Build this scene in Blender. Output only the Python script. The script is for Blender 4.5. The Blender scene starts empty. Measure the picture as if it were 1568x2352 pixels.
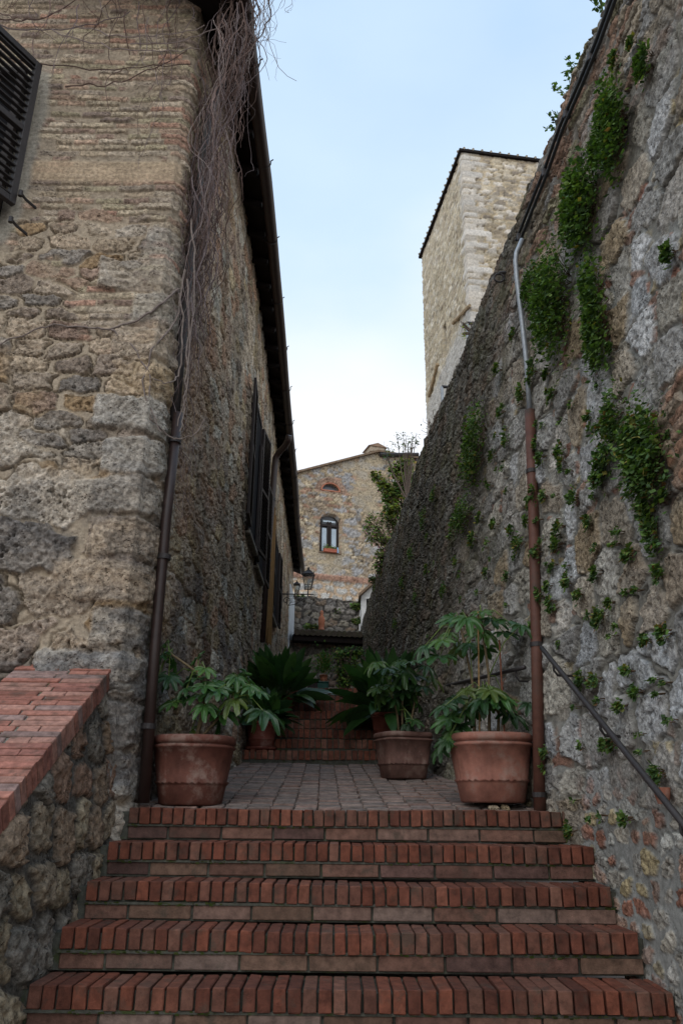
import bpy, math, random
import numpy as np
from mathutils import Vector, Matrix
C = bpy.context.scene.collection
rnd = random.Random(7)
EYE = 1.5            # eye height above the ground at the foot of the stairs

# ------------------------------------------------------------------ camera
TH = math.radians(20.5); PH = math.radians(0.6); FP = 1801.0
Fv = np.array([0, math.cos(TH), math.sin(TH)]); R0 = np.array([1., 0, 0]); U0 = np.array([0, -math.sin(TH), math.cos(TH)])
Rv = math.cos(PH)*R0 + math.sin(PH)*U0; Uv = -math.sin(PH)*R0 + math.cos(PH)*U0
cd = bpy.data.cameras.new('camera'); cam = bpy.data.objects.new('camera', cd); C.objects.link(cam)
cd.sensor_fit = 'VERTICAL'; cd.sensor_height = 23.5; cd.sensor_width = 15.67; cd.lens = 23.5*FP/2352
cd.clip_start = .05; cd.clip_end = 500
cam.matrix_world = Matrix(((Rv[0], Uv[0], -Fv[0], 0), (Rv[1], Uv[1], -Fv[1], 0), (Rv[2], Uv[2], -Fv[2], EYE), (0, 0, 0, 1)))
bpy.context.scene.camera = cam

# ------------------------------------------------------------------ sky, sun, exposure
w = bpy.data.worlds.new('World'); bpy.context.scene.world = w; w.use_nodes = True
nt = w.node_tree; nt.nodes.clear(); N = nt.nodes.new; Lk = nt.links.new
out = N('ShaderNodeOutputWorld'); bg = N('ShaderNodeBackground'); Lk(bg.outputs[0], out.inputs[0])
sky = N('ShaderNodeTexSky'); sky.sky_type = 'NISHITA'; sky.sun_disc = False
SE, SR = math.radians(48), math.radians(205)
sky.sun_elevation = SE; sky.sun_rotation = SR; sky.dust_density = 2.0
tc = N('ShaderNodeTexCoord'); sep = N('ShaderNodeSeparateXYZ'); Lk(tc.outputs['Generated'], sep.inputs[0])
no = N('ShaderNodeTexNoise'); no.inputs['Scale'].default_value = 2.2; no.inputs['Detail'].default_value = 5; no.inputs['Roughness'].default_value = .5
mp = N('ShaderNodeMapping'); mp.inputs['Scale'].default_value = (1, 1, 2.2); Lk(tc.outputs['Generated'], mp.inputs[0]); Lk(mp.outputs[0], no.inputs['Vector'])
ma = N('ShaderNodeMath'); ma.operation = 'MULTIPLY_ADD'; ma.inputs[1].default_value = .42; Lk(no.outputs['Fac'], ma.inputs[0]); of = N('ShaderNodeMath'); of.operation = 'SUBTRACT'; Lk(sep.outputs['Z'], of.inputs[0]); of.inputs[1].default_value = .06; Lk(of.outputs[0], ma.inputs[2])
rp = N('ShaderNodeValToRGB'); Lk(ma.outputs[0], rp.inputs[0])
e = rp.color_ramp.elements
e[0].position = .0; e[0].color = (.92, .92, .92, 1); e[1].position = .60; e[1].color = (1.0, 1.0, 1.0, 1)
for p_, c_ in ((.72, (.84, .94, 1.0, 1)), (.84, (.66, .83, 1.0, 1)), (.95, (.57, .75, .96, 1)), (1.0, (.50, .70, .95, 1))):
    q = e.new(p_); q.color = c_
m1 = N('ShaderNodeVectorMath'); m1.operation = 'SCALE'; m1.inputs['Scale'].default_value = .05; Lk(sky.outputs[0], m1.inputs[0])
m2 = N('ShaderNodeVectorMath'); m2.operation = 'SCALE'; m2.inputs['Scale'].default_value = .96; Lk(rp.outputs[0], m2.inputs[0])
m3 = N('ShaderNodeVectorMath'); m3.operation = 'ADD'; Lk(m1.outputs[0], m3.inputs[0]); Lk(m2.outputs[0], m3.inputs[1])
Lk(m3.outputs[0], bg.inputs[0]); bg.inputs[1].default_value = 1.0
sl = bpy.data.lights.new('sun', 'SUN'); sl.energy = .6; sl.angle = math.radians(35); sl.color = (1, .95, .87)
so = bpy.data.objects.new('sun', sl); C.objects.link(so)
sd = Vector((math.sin(SR)*math.cos(SE), math.cos(SR)*math.cos(SE), math.sin(SE)))
so.rotation_euler = sd.to_track_quat('Z', 'Y').to_euler(); so.location = (0, -5, 30)
vs = bpy.context.scene.view_settings; vs.view_transform = 'Standard'; vs.look = 'None'; vs.exposure = .0; vs.gamma = 1

# ------------------------------------------------------------------ helpers
def ray(x, y): return Fv + (x-784)/FP*Rv + (1176-y)/FP*Uv
def P(x, y, X=None, Y=None, Z=None):
    d = ray(x, y)
    t = Y/d[1] if Y is not None else (Z/d[2] if Z is not None else X/d[0])
    return d*t
def h2(ix, iy, seed):
    a = (np.asarray(ix).astype(np.int64)*374761393 + np.asarray(iy).astype(np.int64)*668265263 + seed*974634777) & 0xffffffff
    a = ((a ^ (a >> 13))*1274126177) & 0xffffffff
    a = ((a ^ (a >> 16))*2246822519) & 0xffffffff
    a = a ^ (a >> 15)
    return (a & 0xffffff)/float(0xffffff)
def vn(x, y, seed=0):
    xi = np.floor(x); yi = np.floor(y); fx = x-xi; fy = y-yi
    fx = fx*fx*(3-2*fx); fy = fy*fy*(3-2*fy)
    a = h2(xi, yi, seed); b = h2(xi+1, yi, seed); c = h2(xi, yi+1, seed); d = h2(xi+1, yi+1, seed)
    return (a+(b-a)*fx)*(1-fy)+(c+(d-c)*fx)*fy
def fbm(x, y, o=4, seed=0, g=.5):
    s = 0; a = 1; t = 0
    for i in range(o):
        s = s+a*vn(x*2**i+17.3*i, y*2**i+5.1*i, seed+i); t += a; a *= g
    return s/t
def sm(a, b, x):
    t = np.clip((x-a)/(b-a), 0, 1); return t*t*(3-2*t)
def vor(S, T, cw, ch, seed, p=3., jx=.8, jy=.55):
    """jittered-cell masonry: F1, F2 (cell units), id hash; rows staggered"""
    y = T/ch; x = S/cw; yi = np.floor(y)
    F1 = np.full(S.shape, 9.); F2 = np.full(S.shape, 9.); ID = np.zeros(S.shape)
    for dy in (-1, 0, 1):
        cy = yi+dy; off = h2(cy, cy*0+3, seed)*.9; xi = np.floor(x-off)
        for dx in (-1, 0, 1):
            cx = xi+dx
            px = cx+off+.5+(h2(cx, cy, seed+1)-.5)*jx; py = cy+.5+(h2(cx, cy, seed+2)-.5)*jy
            d = (np.abs(x-px)**p+np.abs((y-py)*1.12)**p)**(1/p)
            m = d < F1
            F2 = np.where(m, F1, np.minimum(F2, d)); ID = np.where(m, h2(cx, cy, seed+5), ID); F1 = np.where(m, d, F1)
    return F1, F2, ID
def pal(ID, cols):
    cols = np.array(cols); n = len(cols); k = np.clip((ID*n).astype(int), 0, n-1)
    r = (ID*n-k); return cols[k]*(.8+.4*((r*7.13) % 1))[..., None]
def mixc(a, b, m): return a*(1-m[..., None])+b*m[..., None]

def obj(name, V, Fc, mat, parent=None, col=None, smooth=False, loc=None, rough=None):
    """one mesh object; V in eye coordinates, made relative to its thing's base"""
    me = bpy.data.meshes.new(name); V = np.asarray(V, float).reshape(-1, 3)
    base = np.array(loc if loc is not None else (parent['b'] if parent is not None and 'b' in parent else (0, 0, 0)), float)
    V = V-base
    if isinstance(Fc, np.ndarray):
        n, k = Fc.shape
        me.vertices.add(len(V)); me.vertices.foreach_set('co', V.ravel()); me.loops.add(n*k)
        me.loops.foreach_set('vertex_index', Fc.ravel().astype(np.int32)); me.polygons.add(n)
        me.polygons.foreach_set('loop_start', np.arange(0, n*k, k, dtype=np.int32)); me.update(calc_edges=True)
    else:
        me.from_pydata(V.tolist(), [], Fc)
    if col is not None:
        at = me.color_attributes.new('Col', 'FLOAT_COLOR', 'POINT')
        c4 = np.ones((len(V), 4)); c4[:, :3] = np.clip(np.asarray(col).reshape(-1, 3), 0, 1)
        if rough is not None: c4[:, 3] = np.clip(rough.ravel(), 0, 1)
        at.data.foreach_set('color', c4.ravel())
    if smooth: me.polygons.foreach_set('use_smooth', np.ones(len(me.polygons), bool))
    me.materials.append(mat); o = bpy.data.objects.new(name, me); C.objects.link(o)
    if parent is not None: o.parent = parent; o['b'] = parent['b']
    else: o.location = base; o['b'] = base.tolist()
    return o
def tag(o, label, cat, group=None):
    o['label'] = label; o['category'] = cat
    if group: o['group'] = group
    return o
def thing(name, label, cat, loc, group=None):
    o = bpy.data.objects.new(name, None); C.objects.link(o); o.location = loc; o['b'] = [float(v) for v in loc]
    o.empty_display_size = .1
    return tag(o, label, cat, group)
def grid_faces(ns, ntt, flip=False):
    i = np.arange(ns-1)[:, None]*ntt+np.arange(ntt-1)[None, :]
    f = np.stack([i, i+ntt, i+ntt+1, i+1], -1).reshape(-1, 4)
    return f[:, ::-1].copy() if flip else f
class MB:
    def __init__(s): s.v = []; s.f = []; s.c = []; s.n = 0
    def add(s, v, f, c=(1, 1, 1)):
        s.v += [tuple(a) for a in v]; s.f += [tuple(i+s.n for i in q) for q in f]
        if np.ndim(c) == 1: c = [tuple(c)]*len(v)
        s.c += [tuple(a) for a in c]; s.n += len(v); return s
    def box(s, c, d, col=(1, 1, 1), M=None, bev=0., jit=0.):
        hx, hy, hz = d[0]/2, d[1]/2, d[2]/2; b = min(bev, hx*.9, hy*.9, hz*.9)
        if b > 0:
            vs_ = []
            for sx in (-1, 1):
                for sy in (-1, 1):
                    for sz in (-1, 1):
                        vs_ += [(sx*hx, sy*(hy-b), sz*(hz-b)), (sx*(hx-b), sy*hy, sz*(hz-b)), (sx*(hx-b), sy*(hy-b), sz*hz)]
            def k(sx, sy, sz, a): return ((sx > 0)*4+(sy > 0)*2+(sz > 0))*3+a
            fs = []
            for q in (-1, 1):
                fs += [[k(q, -1, -1, 0), k(q, 1, -1, 0), k(q, 1, 1, 0), k(q, -1, 1, 0)], [k(-1, q, -1, 1), k(1, q, -1, 1), k(1, q, 1, 1), k(-1, q, 1, 1)], [k(-1, -1, q, 2), k(1, -1, q, 2), k(1, 1, q, 2), k(-1, 1, q, 2)]]
                for r in (-1, 1):
                    fs += [[k(q, r, -1, 0), k(q, r, 1, 0), k(q, r, 1, 1), k(q, r, -1, 1)], [k(q, -1, r, 0), k(q, 1, r, 0), k(q, 1, r, 2), k(q, -1, r, 2)], [k(-1, q, r, 1), k(1, q, r, 1), k(1, q, r, 2), k(-1, q, r, 2)]]
                    for t in (-1, 1): fs.append([k(q, r, t, 0), k(q, r, t, 1), k(q, r, t, 2)])
        else:
            vs_ = [(x*hx, y*hy, z*hz) for x in (-1, 1) for y in (-1, 1) for z in (-1, 1)]
            fs = [(0, 1, 3, 2), (4, 6, 7, 5), (0, 4, 5, 1), (2, 3, 7, 6), (0, 2, 6, 4), (1, 5, 7, 3)]
        # outward winding
        A = np.array(vs_); ff = []
        for q in fs:
            n = np.cross(A[q[1]]-A[q[0]], A[q[2]]-A[q[0]]); m = A[list(q)].mean(0)
            ff.append(q if n@m > 0 else q[::-1])
        if jit: A = A+np.array([[rnd.uniform(-jit, jit) for _ in range(3)] for _ in A])
        if M is not None: A = A@np.array(M).T
        return s.add(A+np.array(c), ff, col)
    def tube(s, pts, r, n=6, col=(1, 1, 1), cap=True):
        pts = np.array(pts, float); m = len(pts); rr = np.broadcast_to(np.asarray(r, float), (m,))
        t = np.gradient(pts, axis=0); t /= np.linalg.norm(t, axis=1)[:, None]+1e-9
        up = np.array([0, 0, 1.]) if abs(t[0][2]) < .9 else np.array([1., 0, 0])
        V = []; a = np.cross(t[0], up); a /= np.linalg.norm(a)
        for i in range(m):
            a = a-(a@t[i])*t[i]; a /= np.linalg.norm(a)+1e-9; b = np.cross(t[i], a)
            for k in range(n):
                an = 2*math.pi*k/n; V.append(pts[i]+rr[i]*(math.cos(an)*a+math.sin(an)*b))
        fs = [(i*n+k, i*n+(k+1) % n, (i+1)*n+(k+1) % n, (i+1)*n+k) for i in range(m-1) for k in range(n)]
        if cap: fs += [tuple(range(n))[::-1], tuple(range((m-1)*n, m*n))]
        return s.add(V, fs, col)
    def lathe(s, prof, c=(0, 0, 0), n=40, col=(1, 1, 1), ex=2., wav=None, rot=0.):
        V = []; cc = []
        for i, (r, z) in enumerate(prof):
            for k in range(n):
                a = 2*math.pi*k/n; q = (abs(math.cos(a))**ex+abs(math.sin(a))**ex)**(-1/ex)
                rr = r*q+(wav[1]*math.sin(a*wav[2]) if wav and wav[0] == i else 0)
                V.append((c[0]+rr*math.cos(a+rot), c[1]+rr*math.sin(a+rot), c[2]+z+(wav[1]*math.sin(a*wav[2]) if wav and abs(wav[0]-i) <= 1 else 0)))
        m = len(prof); fs = [(i*n+k, i*n+(k+1) % n, (i+1)*n+(k+1) % n, (i+1)*n+k) for i in range(m-1) for k in range(n)]
        return s.add(V, fs, col)
    def out(s, name, mat, parent=None, smooth=False, loc=None): return obj(name, s.v, s.f, mat, parent, s.c, smooth, loc)

# ------------------------------------------------------------------ materials
def mat(name, col=None, rough=.85, var=.25, nscale=18., bump=.25, bscale=60., spec=.3, pits=0., metal=0., translucent=0., stain=None, bdist=.006):
    m = bpy.data.materials.new(name); m.use_nodes = True; t = m.node_tree; t.nodes.clear(); N = t.nodes.new; L = t.links.new
    o = N('ShaderNodeOutputMaterial'); b = N('ShaderNodeBsdfPrincipled'); b.inputs['Roughness'].default_value = rough
    b.inputs['Specular IOR Level'].default_value = spec; b.inputs['Metallic'].default_value = metal
    tc = N('ShaderNodeTexCoord')
    if col is None:
        a = N('ShaderNodeAttribute'); a.attribute_name = 'Col'; base = a.outputs['Color']; al = a.outputs['Alpha']
    else:
        a = N('ShaderNodeRGB'); a.outputs[0].default_value = (*col, 1); base = a.outputs[0]; al = None
    n = N('ShaderNodeTexNoise'); n.inputs['Scale'].default_value = nscale; n.inputs['Detail'].default_value = 8; n.inputs['Roughness'].default_value = .65
    L(tc.outputs['Object'], n.inputs['Vector'])
    r = N('ShaderNodeMapRange'); r.inputs['From Min'].default_value = .3; r.inputs['From Max'].default_value = .7
    r.inputs['To Min'].default_value = 1-var; r.inputs['To Max'].default_value = 1+var; L(n.outputs['Fac'], r.inputs['Value'])
    mu = N('ShaderNodeVectorMath'); mu.operation = 'SCALE'; L(base, mu.inputs[0]); colr = mu.outputs[0]
    if al is not None:
        g1 = N('ShaderNodeMath'); g1.operation = 'SUBTRACT'; L(r.outputs[0], g1.inputs[0]); g1.inputs[1].default_value = 1
        g2 = N('ShaderNodeMath'); g2.operation = 'MULTIPLY_ADD'; L(g1.outputs[0], g2.inputs[0]); L(al, g2.inputs[1]); g2.inputs[2].default_value = 1; L(g2.outputs[0], mu.inputs['Scale'])
    else: L(r.outputs[0], mu.inputs['Scale'])
    if stain:
        n2 = N('ShaderNodeTexNoise'); n2.inputs['Scale'].default_value = stain[1]; n2.inputs['Detail'].default_value = 6; n2.inputs['Roughness'].default_value = .7
        L(tc.outputs['Object'], n2.inputs['Vector'])
        r2 = N('ShaderNodeMapRange'); r2.inputs['From Min'].default_value = stain[2]; r2.inputs['From Max'].default_value = stain[2]+.12; r2.inputs['To Max'].default_value = stain[3]
        L(n2.outputs['Fac'], r2.inputs['Value'])
        mx = N('ShaderNodeMix'); mx.data_type = 'RGBA'; L(r2.outputs[0], mx.inputs['Factor']); L(colr, mx.inputs[6]); mx.inputs[7].default_value = (*stain[0], 1); colr = mx.outputs[2]
    hgt = None
    nb = N('ShaderNodeTexNoise'); nb.inputs['Scale'].default_value = bscale; nb.inputs['Detail'].default_value = 6; nb.inputs['Roughness'].default_value = .7; L(tc.outputs['Object'], nb.inputs['Vector']); hgt = nb.outputs['Fac']
    if pits:
        v = N('ShaderNodeTexVoronoi'); v.inputs['Scale'].default_value = bscale*.55; v.inputs['Randomness'].default_value = 1; L(tc.outputs['Object'], v.inputs['Vector'])
        pr = N('ShaderNodeMapRange'); pr.inputs['From Min'].default_value = .12; pr.inputs['From Max'].default_value = .34; L(v.outputs['Distance'], pr.inputs['Value'])
        pn = N('ShaderNodeTexNoise'); pn.inputs['Scale'].default_value = 7; pn.inputs['Detail'].default_value = 3; L(tc.outputs['Object'], pn.inputs['Vector'])
        pm = N('ShaderNodeMapRange'); pm.inputs['From Min'].default_value = .45; pm.inputs['From Max'].default_value = .6; L(pn.outputs['Fac'], pm.inputs['Value'])
        iv = N('ShaderNodeMath'); iv.operation = 'SUBTRACT'; iv.inputs[0].default_value = 1; L(pr.outputs[0], iv.inputs[1])
        pk = N('ShaderNodeMath'); pk.operation = 'MULTIPLY'; L(iv.outputs[0], pk.inputs[0]); L(pm.outputs[0], pk.inputs[1])
        sb = N('ShaderNodeMath'); sb.operation = 'MULTIPLY_ADD'; sb.inputs[1].default_value = -pits; L(pk.outputs[0], sb.inputs[0]); L(hgt, sb.inputs[2]); hgt = sb.outputs[0]
    bp = N('ShaderNodeBump'); bp.inputs['Strength'].default_value = bump; bp.inputs['Distance'].default_value = bdist; L(hgt, bp.inputs['Height'])
    if al is not None:
        g3 = N('ShaderNodeMath'); g3.operation = 'MULTIPLY'; L(al, g3.inputs[0]); g3.inputs[1].default_value = bump; L(g3.outputs[0], bp.inputs['Strength'])
    L(bp.outputs[0], b.inputs['Normal'])
    L(colr, b.inputs['Base Color'])
    if translucent:
        tr = N('ShaderNodeBsdfTranslucent'); ms = N('ShaderNodeMixShader'); ms.inputs[0].default_value = translucent
        br = N('ShaderNodeVectorMath'); br.operation = 'MULTIPLY'; br.inputs[1].default_value = (1.8, 2.0, .8); L(colr, br.inputs[0]); L(br.outputs[0], tr.inputs[0])
        L(b.outputs[0], ms.inputs[1]); L(tr.outputs[0], ms.inputs[2]); L(ms.outputs[0], o.inputs[0])
    else: L(b.outputs[0], o.inputs[0])
    return m
M_STONE = mat('weathered_stone', None, .95, .70, 34, 1.0, 75, .15, pits=1.2, bdist=.014)  # strong colour noise: dark speckles are grime plus painted shade of pores
M_STONE_FAR = mat('pale_masonry', None, .95, .45, 11, .9, 22, .15, pits=.8, bdist=.04)
M_BRICK = mat('brick', None, .85, .45, 22, .7, 90, .25, stain=((.06, .055, .042), 7., .54, .55))
M_PAVE = mat('worn_paving_brick', None, .8, .45, 20, .6, 70, .3, stain=((.09, .085, .08), 4., .55, .5))
M_MORTAR = mat('mossy_mortar', (.085, .085, .07), .95, .4, 25, .8, 80, .1, stain=((.055, .075, .02), 11., .54, .8))
M_TERRA = mat('terracotta', None, .8, .35, 9, .35, 60, .25, stain=((.30, .22, .18), 5., .53, .55), bdist=.004)
M_LEAF = mat('leaf', None, .38, .25, 14, .25, 30, .45, translucent=.18)
M_TUFT = mat('weed_leaf', None, .75, .25, 20, .2, 40, .3, translucent=.22)
M_BARK = mat('bark', None, .9, .3, 40, .6, 120, .15)
M_WOOD = mat('dark_wood', (.024, .016, .014), .6, .35, 20, .4, 60, .3)
M_SOFFIT = mat('soffit_wood', (.012, .008, .007), .8, .35, 12, .4, 50, .2)
M_IRON = mat('dark_iron', (.035, .03, .03), .55, .3, 40, .3, 120, .4)
M_GUTTER = mat('brown_metal', (.036, .021, .018), .45, .25, 15, .15, 60, .4)
M_REDPIPE = mat('rust_red_pipe', (.12, .053, .038), .6, .3, 12, .2, 60, .3, stain=((.03, .035, .028), 3., .52, .7))
M_GREY = mat('galvanised_metal', (.33, .36, .39), .5, .2, 25, .1, 80, .5, metal=.3)
M_BLACKC = mat('black_cable', (.03, .035, .04), .45, .2, 30, .1, 80, .5)
M_TILE = mat('roof_tile', (.22, .15, .1), .9, .4, 10, .5, 50, .15, stain=((.25, .23, .19), 8., .5, .6))
M_TOWER = mat('tower_stone', None, .95, .3, 16, .6, 40, .15, pits=.5, bdist=.02)
M_DTILE = mat('mossy_tile', (.09, .075, .06), .95, .5, 10, .5, 50, .1, stain=((.08, .09, .04), 8., .5, .6))
M_PLASTER = mat('pale_plaster', (.62, .66, .7), .9, .12, 6, .3, 50, .2)
M_WHITE = mat('white_paint', (.7, .7, .68), .7, .1, 10, .2, 60, .3)
M_GLASS = mat('window_glass', (.03, .035, .04), .08, .05, 3, 0., 3, .6)
M_CURTAIN = mat('curtain', (.62, .72, .8), .9, .1, 3, .3, 6, .1)
M_SOIL = mat('soil', (.03, .022, .015), 1, .4, 40, 1, 80, .1)
M_REED = mat('reed', (.2, .11, .04), .7, .4, 60, .3, 90, .2)
M_PINK = mat('pink_blossom', (.62, .3, .42), .7, .2, 10, .1, 20, .2, translucent=.3)
M_DARK = mat('dark_interior', (.01, .01, .012), .9, .1, 5, 0, 5, .1)
M_LAMPGL = mat('lamp_glass', (.45, .5, .52), .15, .1, 5, 0, 5, .5)
M_GROUND = mat('ground_paving', (.16, .13, .11), .9, .3, 6, .5, 30, .2)
M_GREENBOX = mat('green_paint', (.02, .09, .07), .6, .2, 10, .1, 30, .3)

# ------------------------------------------------------------------ masonry colouring
TUFA = [(.38, .30, .22), (.32, .26, .20), (.44, .36, .27), (.27, .215, .17), (.36, .25, .145), (.25, .22, .19), (.37, .32, .26), (.34, .27, .20)]
BRK = [(.36, .255, .185), (.38, .30, .215), (.28, .20, .155), (.39, .32, .23), (.33, .28, .19), (.245, .19, .155), (.36, .22, .16), (.40, .33, .25), (.35, .28, .20), (.30, .245, .19)]
MORT_L = np.array((.33, .27, .20))
GREYS = [(.42, .43, .45), (.38, .37, .36), (.52, .52, .53), (.40, .35, .29), (.33, .32, .31), (.44, .41, .36), (.34, .28, .22), (.47, .47, .48), (.33, .26, .18), (.40, .38, .35), (.43, .40, .37), (.36, .35, .34), (.31, .29, .27)]
SMALL = [(.29, .14, .10), (.34, .22, .17), (.38, .31, .19), (.44, .43, .40), (.38, .36, .33), (.30, .18, .14), (.36, .33, .29), (.42, .38, .32)]
def warp(S, T, a, sc, seed):
    return S+(fbm(S*sc, T*sc, 3, seed)-.5)*a, T+(fbm(S*sc, T*sc, 3, seed+40)-.5)*a
def rubble(S, T, cw, ch, seed, cols, mort, relief=.03, mw=.16, p=3., rough=.012, smear=.25, wa=.12):
    s, t = warp(S, T, wa*1.2, 3.5, seed); s, t = warp(s, t, wa*.35, 14, seed+3)
    F1, F2, ID = vor(s, t, cw, ch, seed, p)
    sz = (ID*13.7) % 1
    e = F2-F1+(fbm(S*9, T*9, 4, seed+9)-.5)*smear
    m = sm(mw*(.5+sz), mw*(.5+sz)+.06, e)
    H = m*relief*(.35+.8*((ID*5.3) % 1))+(fbm(S*32, T*32, 4, seed+11, .65)-.5)*rough*1.9*(.2+m)
    H += m*(fbm(S*7, T*7, 4, seed+12, .6)-.5)*relief*.8
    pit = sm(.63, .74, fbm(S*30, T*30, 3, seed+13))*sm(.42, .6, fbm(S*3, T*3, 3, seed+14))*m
    H -= pit*rough*1.1
    cre = sm(.05, .0, np.abs(e-mw*(.5+sz)+.01))*sm(.44, .56, fbm(S*2.6, T*2.6, 3, seed+19)); H -= cre*.030
    mot = (.62+.76*fbm(S*8, T*8, 5, seed+17, .65))*(1-.45*pit)*(1-.0*cre)  # pits also darkened in the colour, painting the shade inside the pores
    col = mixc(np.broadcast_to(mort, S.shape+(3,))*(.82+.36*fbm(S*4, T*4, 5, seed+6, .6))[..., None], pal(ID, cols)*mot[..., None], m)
    col = col*(1-.6*cre)[..., None]
    return H, col, m, e
def bricks(S, T, seed, cw=.27, ch=.062, cols=BRK, mort=MORT_L*.86, keep=.74):
    s, t = warp(S, T, .05, 1.2, seed); s, t = warp(s, t, .011, 12, seed+3)
    y = t/ch; row = np.floor(y); fy = y-row; x = s/cw+h2(row, row*0+7, seed); x = x+.55*vn(x*.9, row*3.7, seed+31); ci = np.floor(x); fx = x-ci; ID = h2(ci, row, seed+5)
    e = np.minimum(np.minimum(fx, 1-fx)*cw, np.minimum(fy, 1-fy)*ch)+(fbm(S*16, T*16, 3, seed+9)-.5)*.010
    m = sm(.004, .010, e)*np.where((ID*3.3) % 1 < keep, 1, sm(.50, .58, fbm(S*6, T*6, 3, seed+15)))
    H = m*.016*(.3+((ID*5.3) % 1))+(fbm(S*24, T*24, 3, seed+11)-.5)*.016
    col = mixc(np.broadcast_to(mort, S.shape+(3,))*(.75+.5*fbm(S*4, T*4, 5, seed+6, .6))[..., None], pal(ID, cols)*(.7+.6*fbm(S*9, T*14, 4, seed+7))[..., None], m)
    return H, col, m
def blend(a, b, m): return (a[0]*(1-m)+b[0]*m, mixc(a[1], b[1], m))+((a[2]*(1-m)+b[2]*m,) if len(a) > 2 and len(b) > 2 else ())

# ------------------------------------------------------------------ left house wall (front face wraps round to the alley side)
FY = 5.1; CX = -1.35
side = np.array([(CX, 5.1), (-1.31, 5.4), (-1.22, 6.4), (-1.2, 9.), (-1.29, 13.6), (-1.43, 22.), (-1.45, 23.)])
sp = []; x = -5.0
while x < CX-.06:
    sp.append((x, FY)); x += .09 if x < -3.3 else .009
for k in range(1, 9):
    a = k/9*math.pi/2; sp.append((CX-.05+.05*math.sin(a), FY+.05-.05*math.cos(a)))
y = FY+.06
while y < 23:
    sp.append((np.interp(y, side[:, 1], side[:, 0]), y)); y += .0031*y
sp.append((-1.45, 23.0)); sp.append((-1.6, 23.02)); sp.append((-2.5, 23.02))
sp = np.array(sp); ds = np.r_[0, np.cumsum(np.linalg.norm(np.diff(sp, axis=0), axis=1))]
tg = np.gradient(sp, axis=0); tg /= np.linalg.norm(tg, axis=1)[:, None]; nr = np.stack([tg[:, 1], -tg[:, 0]], 1)
front = sp[:, 1] < FY+.001
ZT = np.where(front, 6.98+.38*(CX-sp[:, 0]), 6.98)
NZ = 920; tt = np.linspace(0, 1, NZ); ZB = -1.3
Z = ZB+tt[None, :]*(ZT-ZB)[:, None]; S = np.broadcast_to(ds[:, None], Z.shape)
sc_ = ds[np.argmin(np.abs(sp[:, 1]-5.14))]           # s at the corner
SS = S-sc_
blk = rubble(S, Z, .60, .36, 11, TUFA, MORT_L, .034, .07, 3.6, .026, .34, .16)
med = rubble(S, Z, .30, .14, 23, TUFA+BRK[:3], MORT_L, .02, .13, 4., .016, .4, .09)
brk = bricks(S, Z, 31)
nz = (fbm(S*1.3, Z*1.3, 4, 77)-.5)
A = blend(blk[:3], med[:3], sm(2.45, 3.0, Z+nz*2.4))
A = blend(A, brk, sm(3.3, 4.0, Z+nz*2.2-.25*sm(-.7, 0, SS))*(1-.95*sm(.53, .57, fbm(S*1.5+3, Z*1.9, 4, 78, .6))*sm(.0, -.35, SS)))
# far side: small rubble, seen at a grazing angle
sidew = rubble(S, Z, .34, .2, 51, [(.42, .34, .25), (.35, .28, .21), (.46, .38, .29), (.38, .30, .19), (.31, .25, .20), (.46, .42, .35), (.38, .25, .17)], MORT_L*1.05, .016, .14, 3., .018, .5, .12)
A = blend(A, sidew[:3], sm(.25, .9, SS+nz*.6)*(1-.0*Z))
H, col, MM = A
# quoins: long-and-short corner blocks
qh = .31; qi = np.floor((Z+.12*nz)/qh); qf = (Z+.12*nz)/qh-qi; ql = np.where(qi % 2 == 0, .46, .27)*(.8+.5*h2(qi, qi*0, 5))
qe = np.minimum(np.minimum(qf, 1-qf)*qh, ql-np.abs(SS+.04))+(fbm(S*7, Z*7, 4, 66, .6)-.5)*.11
qm = sm(.0, .045, qe)*sm(4.35, 4.15, Z)*(.55+.45*sm(.35, .5, fbm(S*2, Z*2, 3, 83))); qc = pal(h2(qi, qi*0+1, 9), [TUFA[0], TUFA[6], (.36, .33, .28), TUFA[2], (.36, .27, .17), (.31, .28, .24), TUFA[1]])*(.62+.76*fbm(S*8, Z*8, 5, 68, .65))[..., None]
H = H*(1-qm)+qm*(.024+.03*h2(qi, qi*0+4, 9)+(fbm(S*7, Z*7, 4, 81, .6)-.5)*.07+(fbm(S*24, Z*24, 4, 82, .6)-.5)*.035); col = mixc(col, qc, qm); MM = np.maximum(MM, qm)
brq = sm(4.15, 4.35, Z)*sm(.34, .3, np.abs(SS)); H = H+brq*.012
# plaster band and patch by the window, dark soot-like weathering on the lower blocks, diagonal brick buttress scar on the alley side
pb = sm(4.72, 4.78, Z)*sm(5.0, 4.94, Z)*sm(-2.9, -2.7, SS+nz*.5)*sm(.0, -.06, SS)
col = mixc(col, np.broadcast_to(np.array((.37, .28, .19)), col.shape)*(.75+.5*fbm(S*5, Z*5, 5, 92, .6))[..., None], pb*.85); H = H*(1-.8*pb)+.012*pb
pp = sm(-1.20, -1.27, SS+nz*.3-.10*(Z-5.2))*sm(4.0, 4.15, Z+nz*.4)*sm(6.15, 6.0, Z+nz*.3)*front[:, None]
col = mixc(col, np.broadcast_to(np.array((.28, .255, .21)), col.shape)*(.75+.5*fbm(S*4, Z*4, 5, 93, .6))[..., None], pp*.95); H = H*(1-.9*pp)+.015*pp
soot = sm(.44, .62, fbm(S*2.2, Z*3., 5, 91, .6))*sm(3.4, 1.0, Z)*.75
col = col*(1-soot[..., None]*np.array((.62, .58, .5)))
rd = sm(.35, .6, SS)*sm(2.6, 1.5, SS)*sm(1.4, 2.6, Z)
col = mixc(col, np.broadcast_to(np.array((.36, .23, .16)), col.shape), rd*.5*sm(.4, .6, fbm(S*3, Z*5, 3, 14)))
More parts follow.
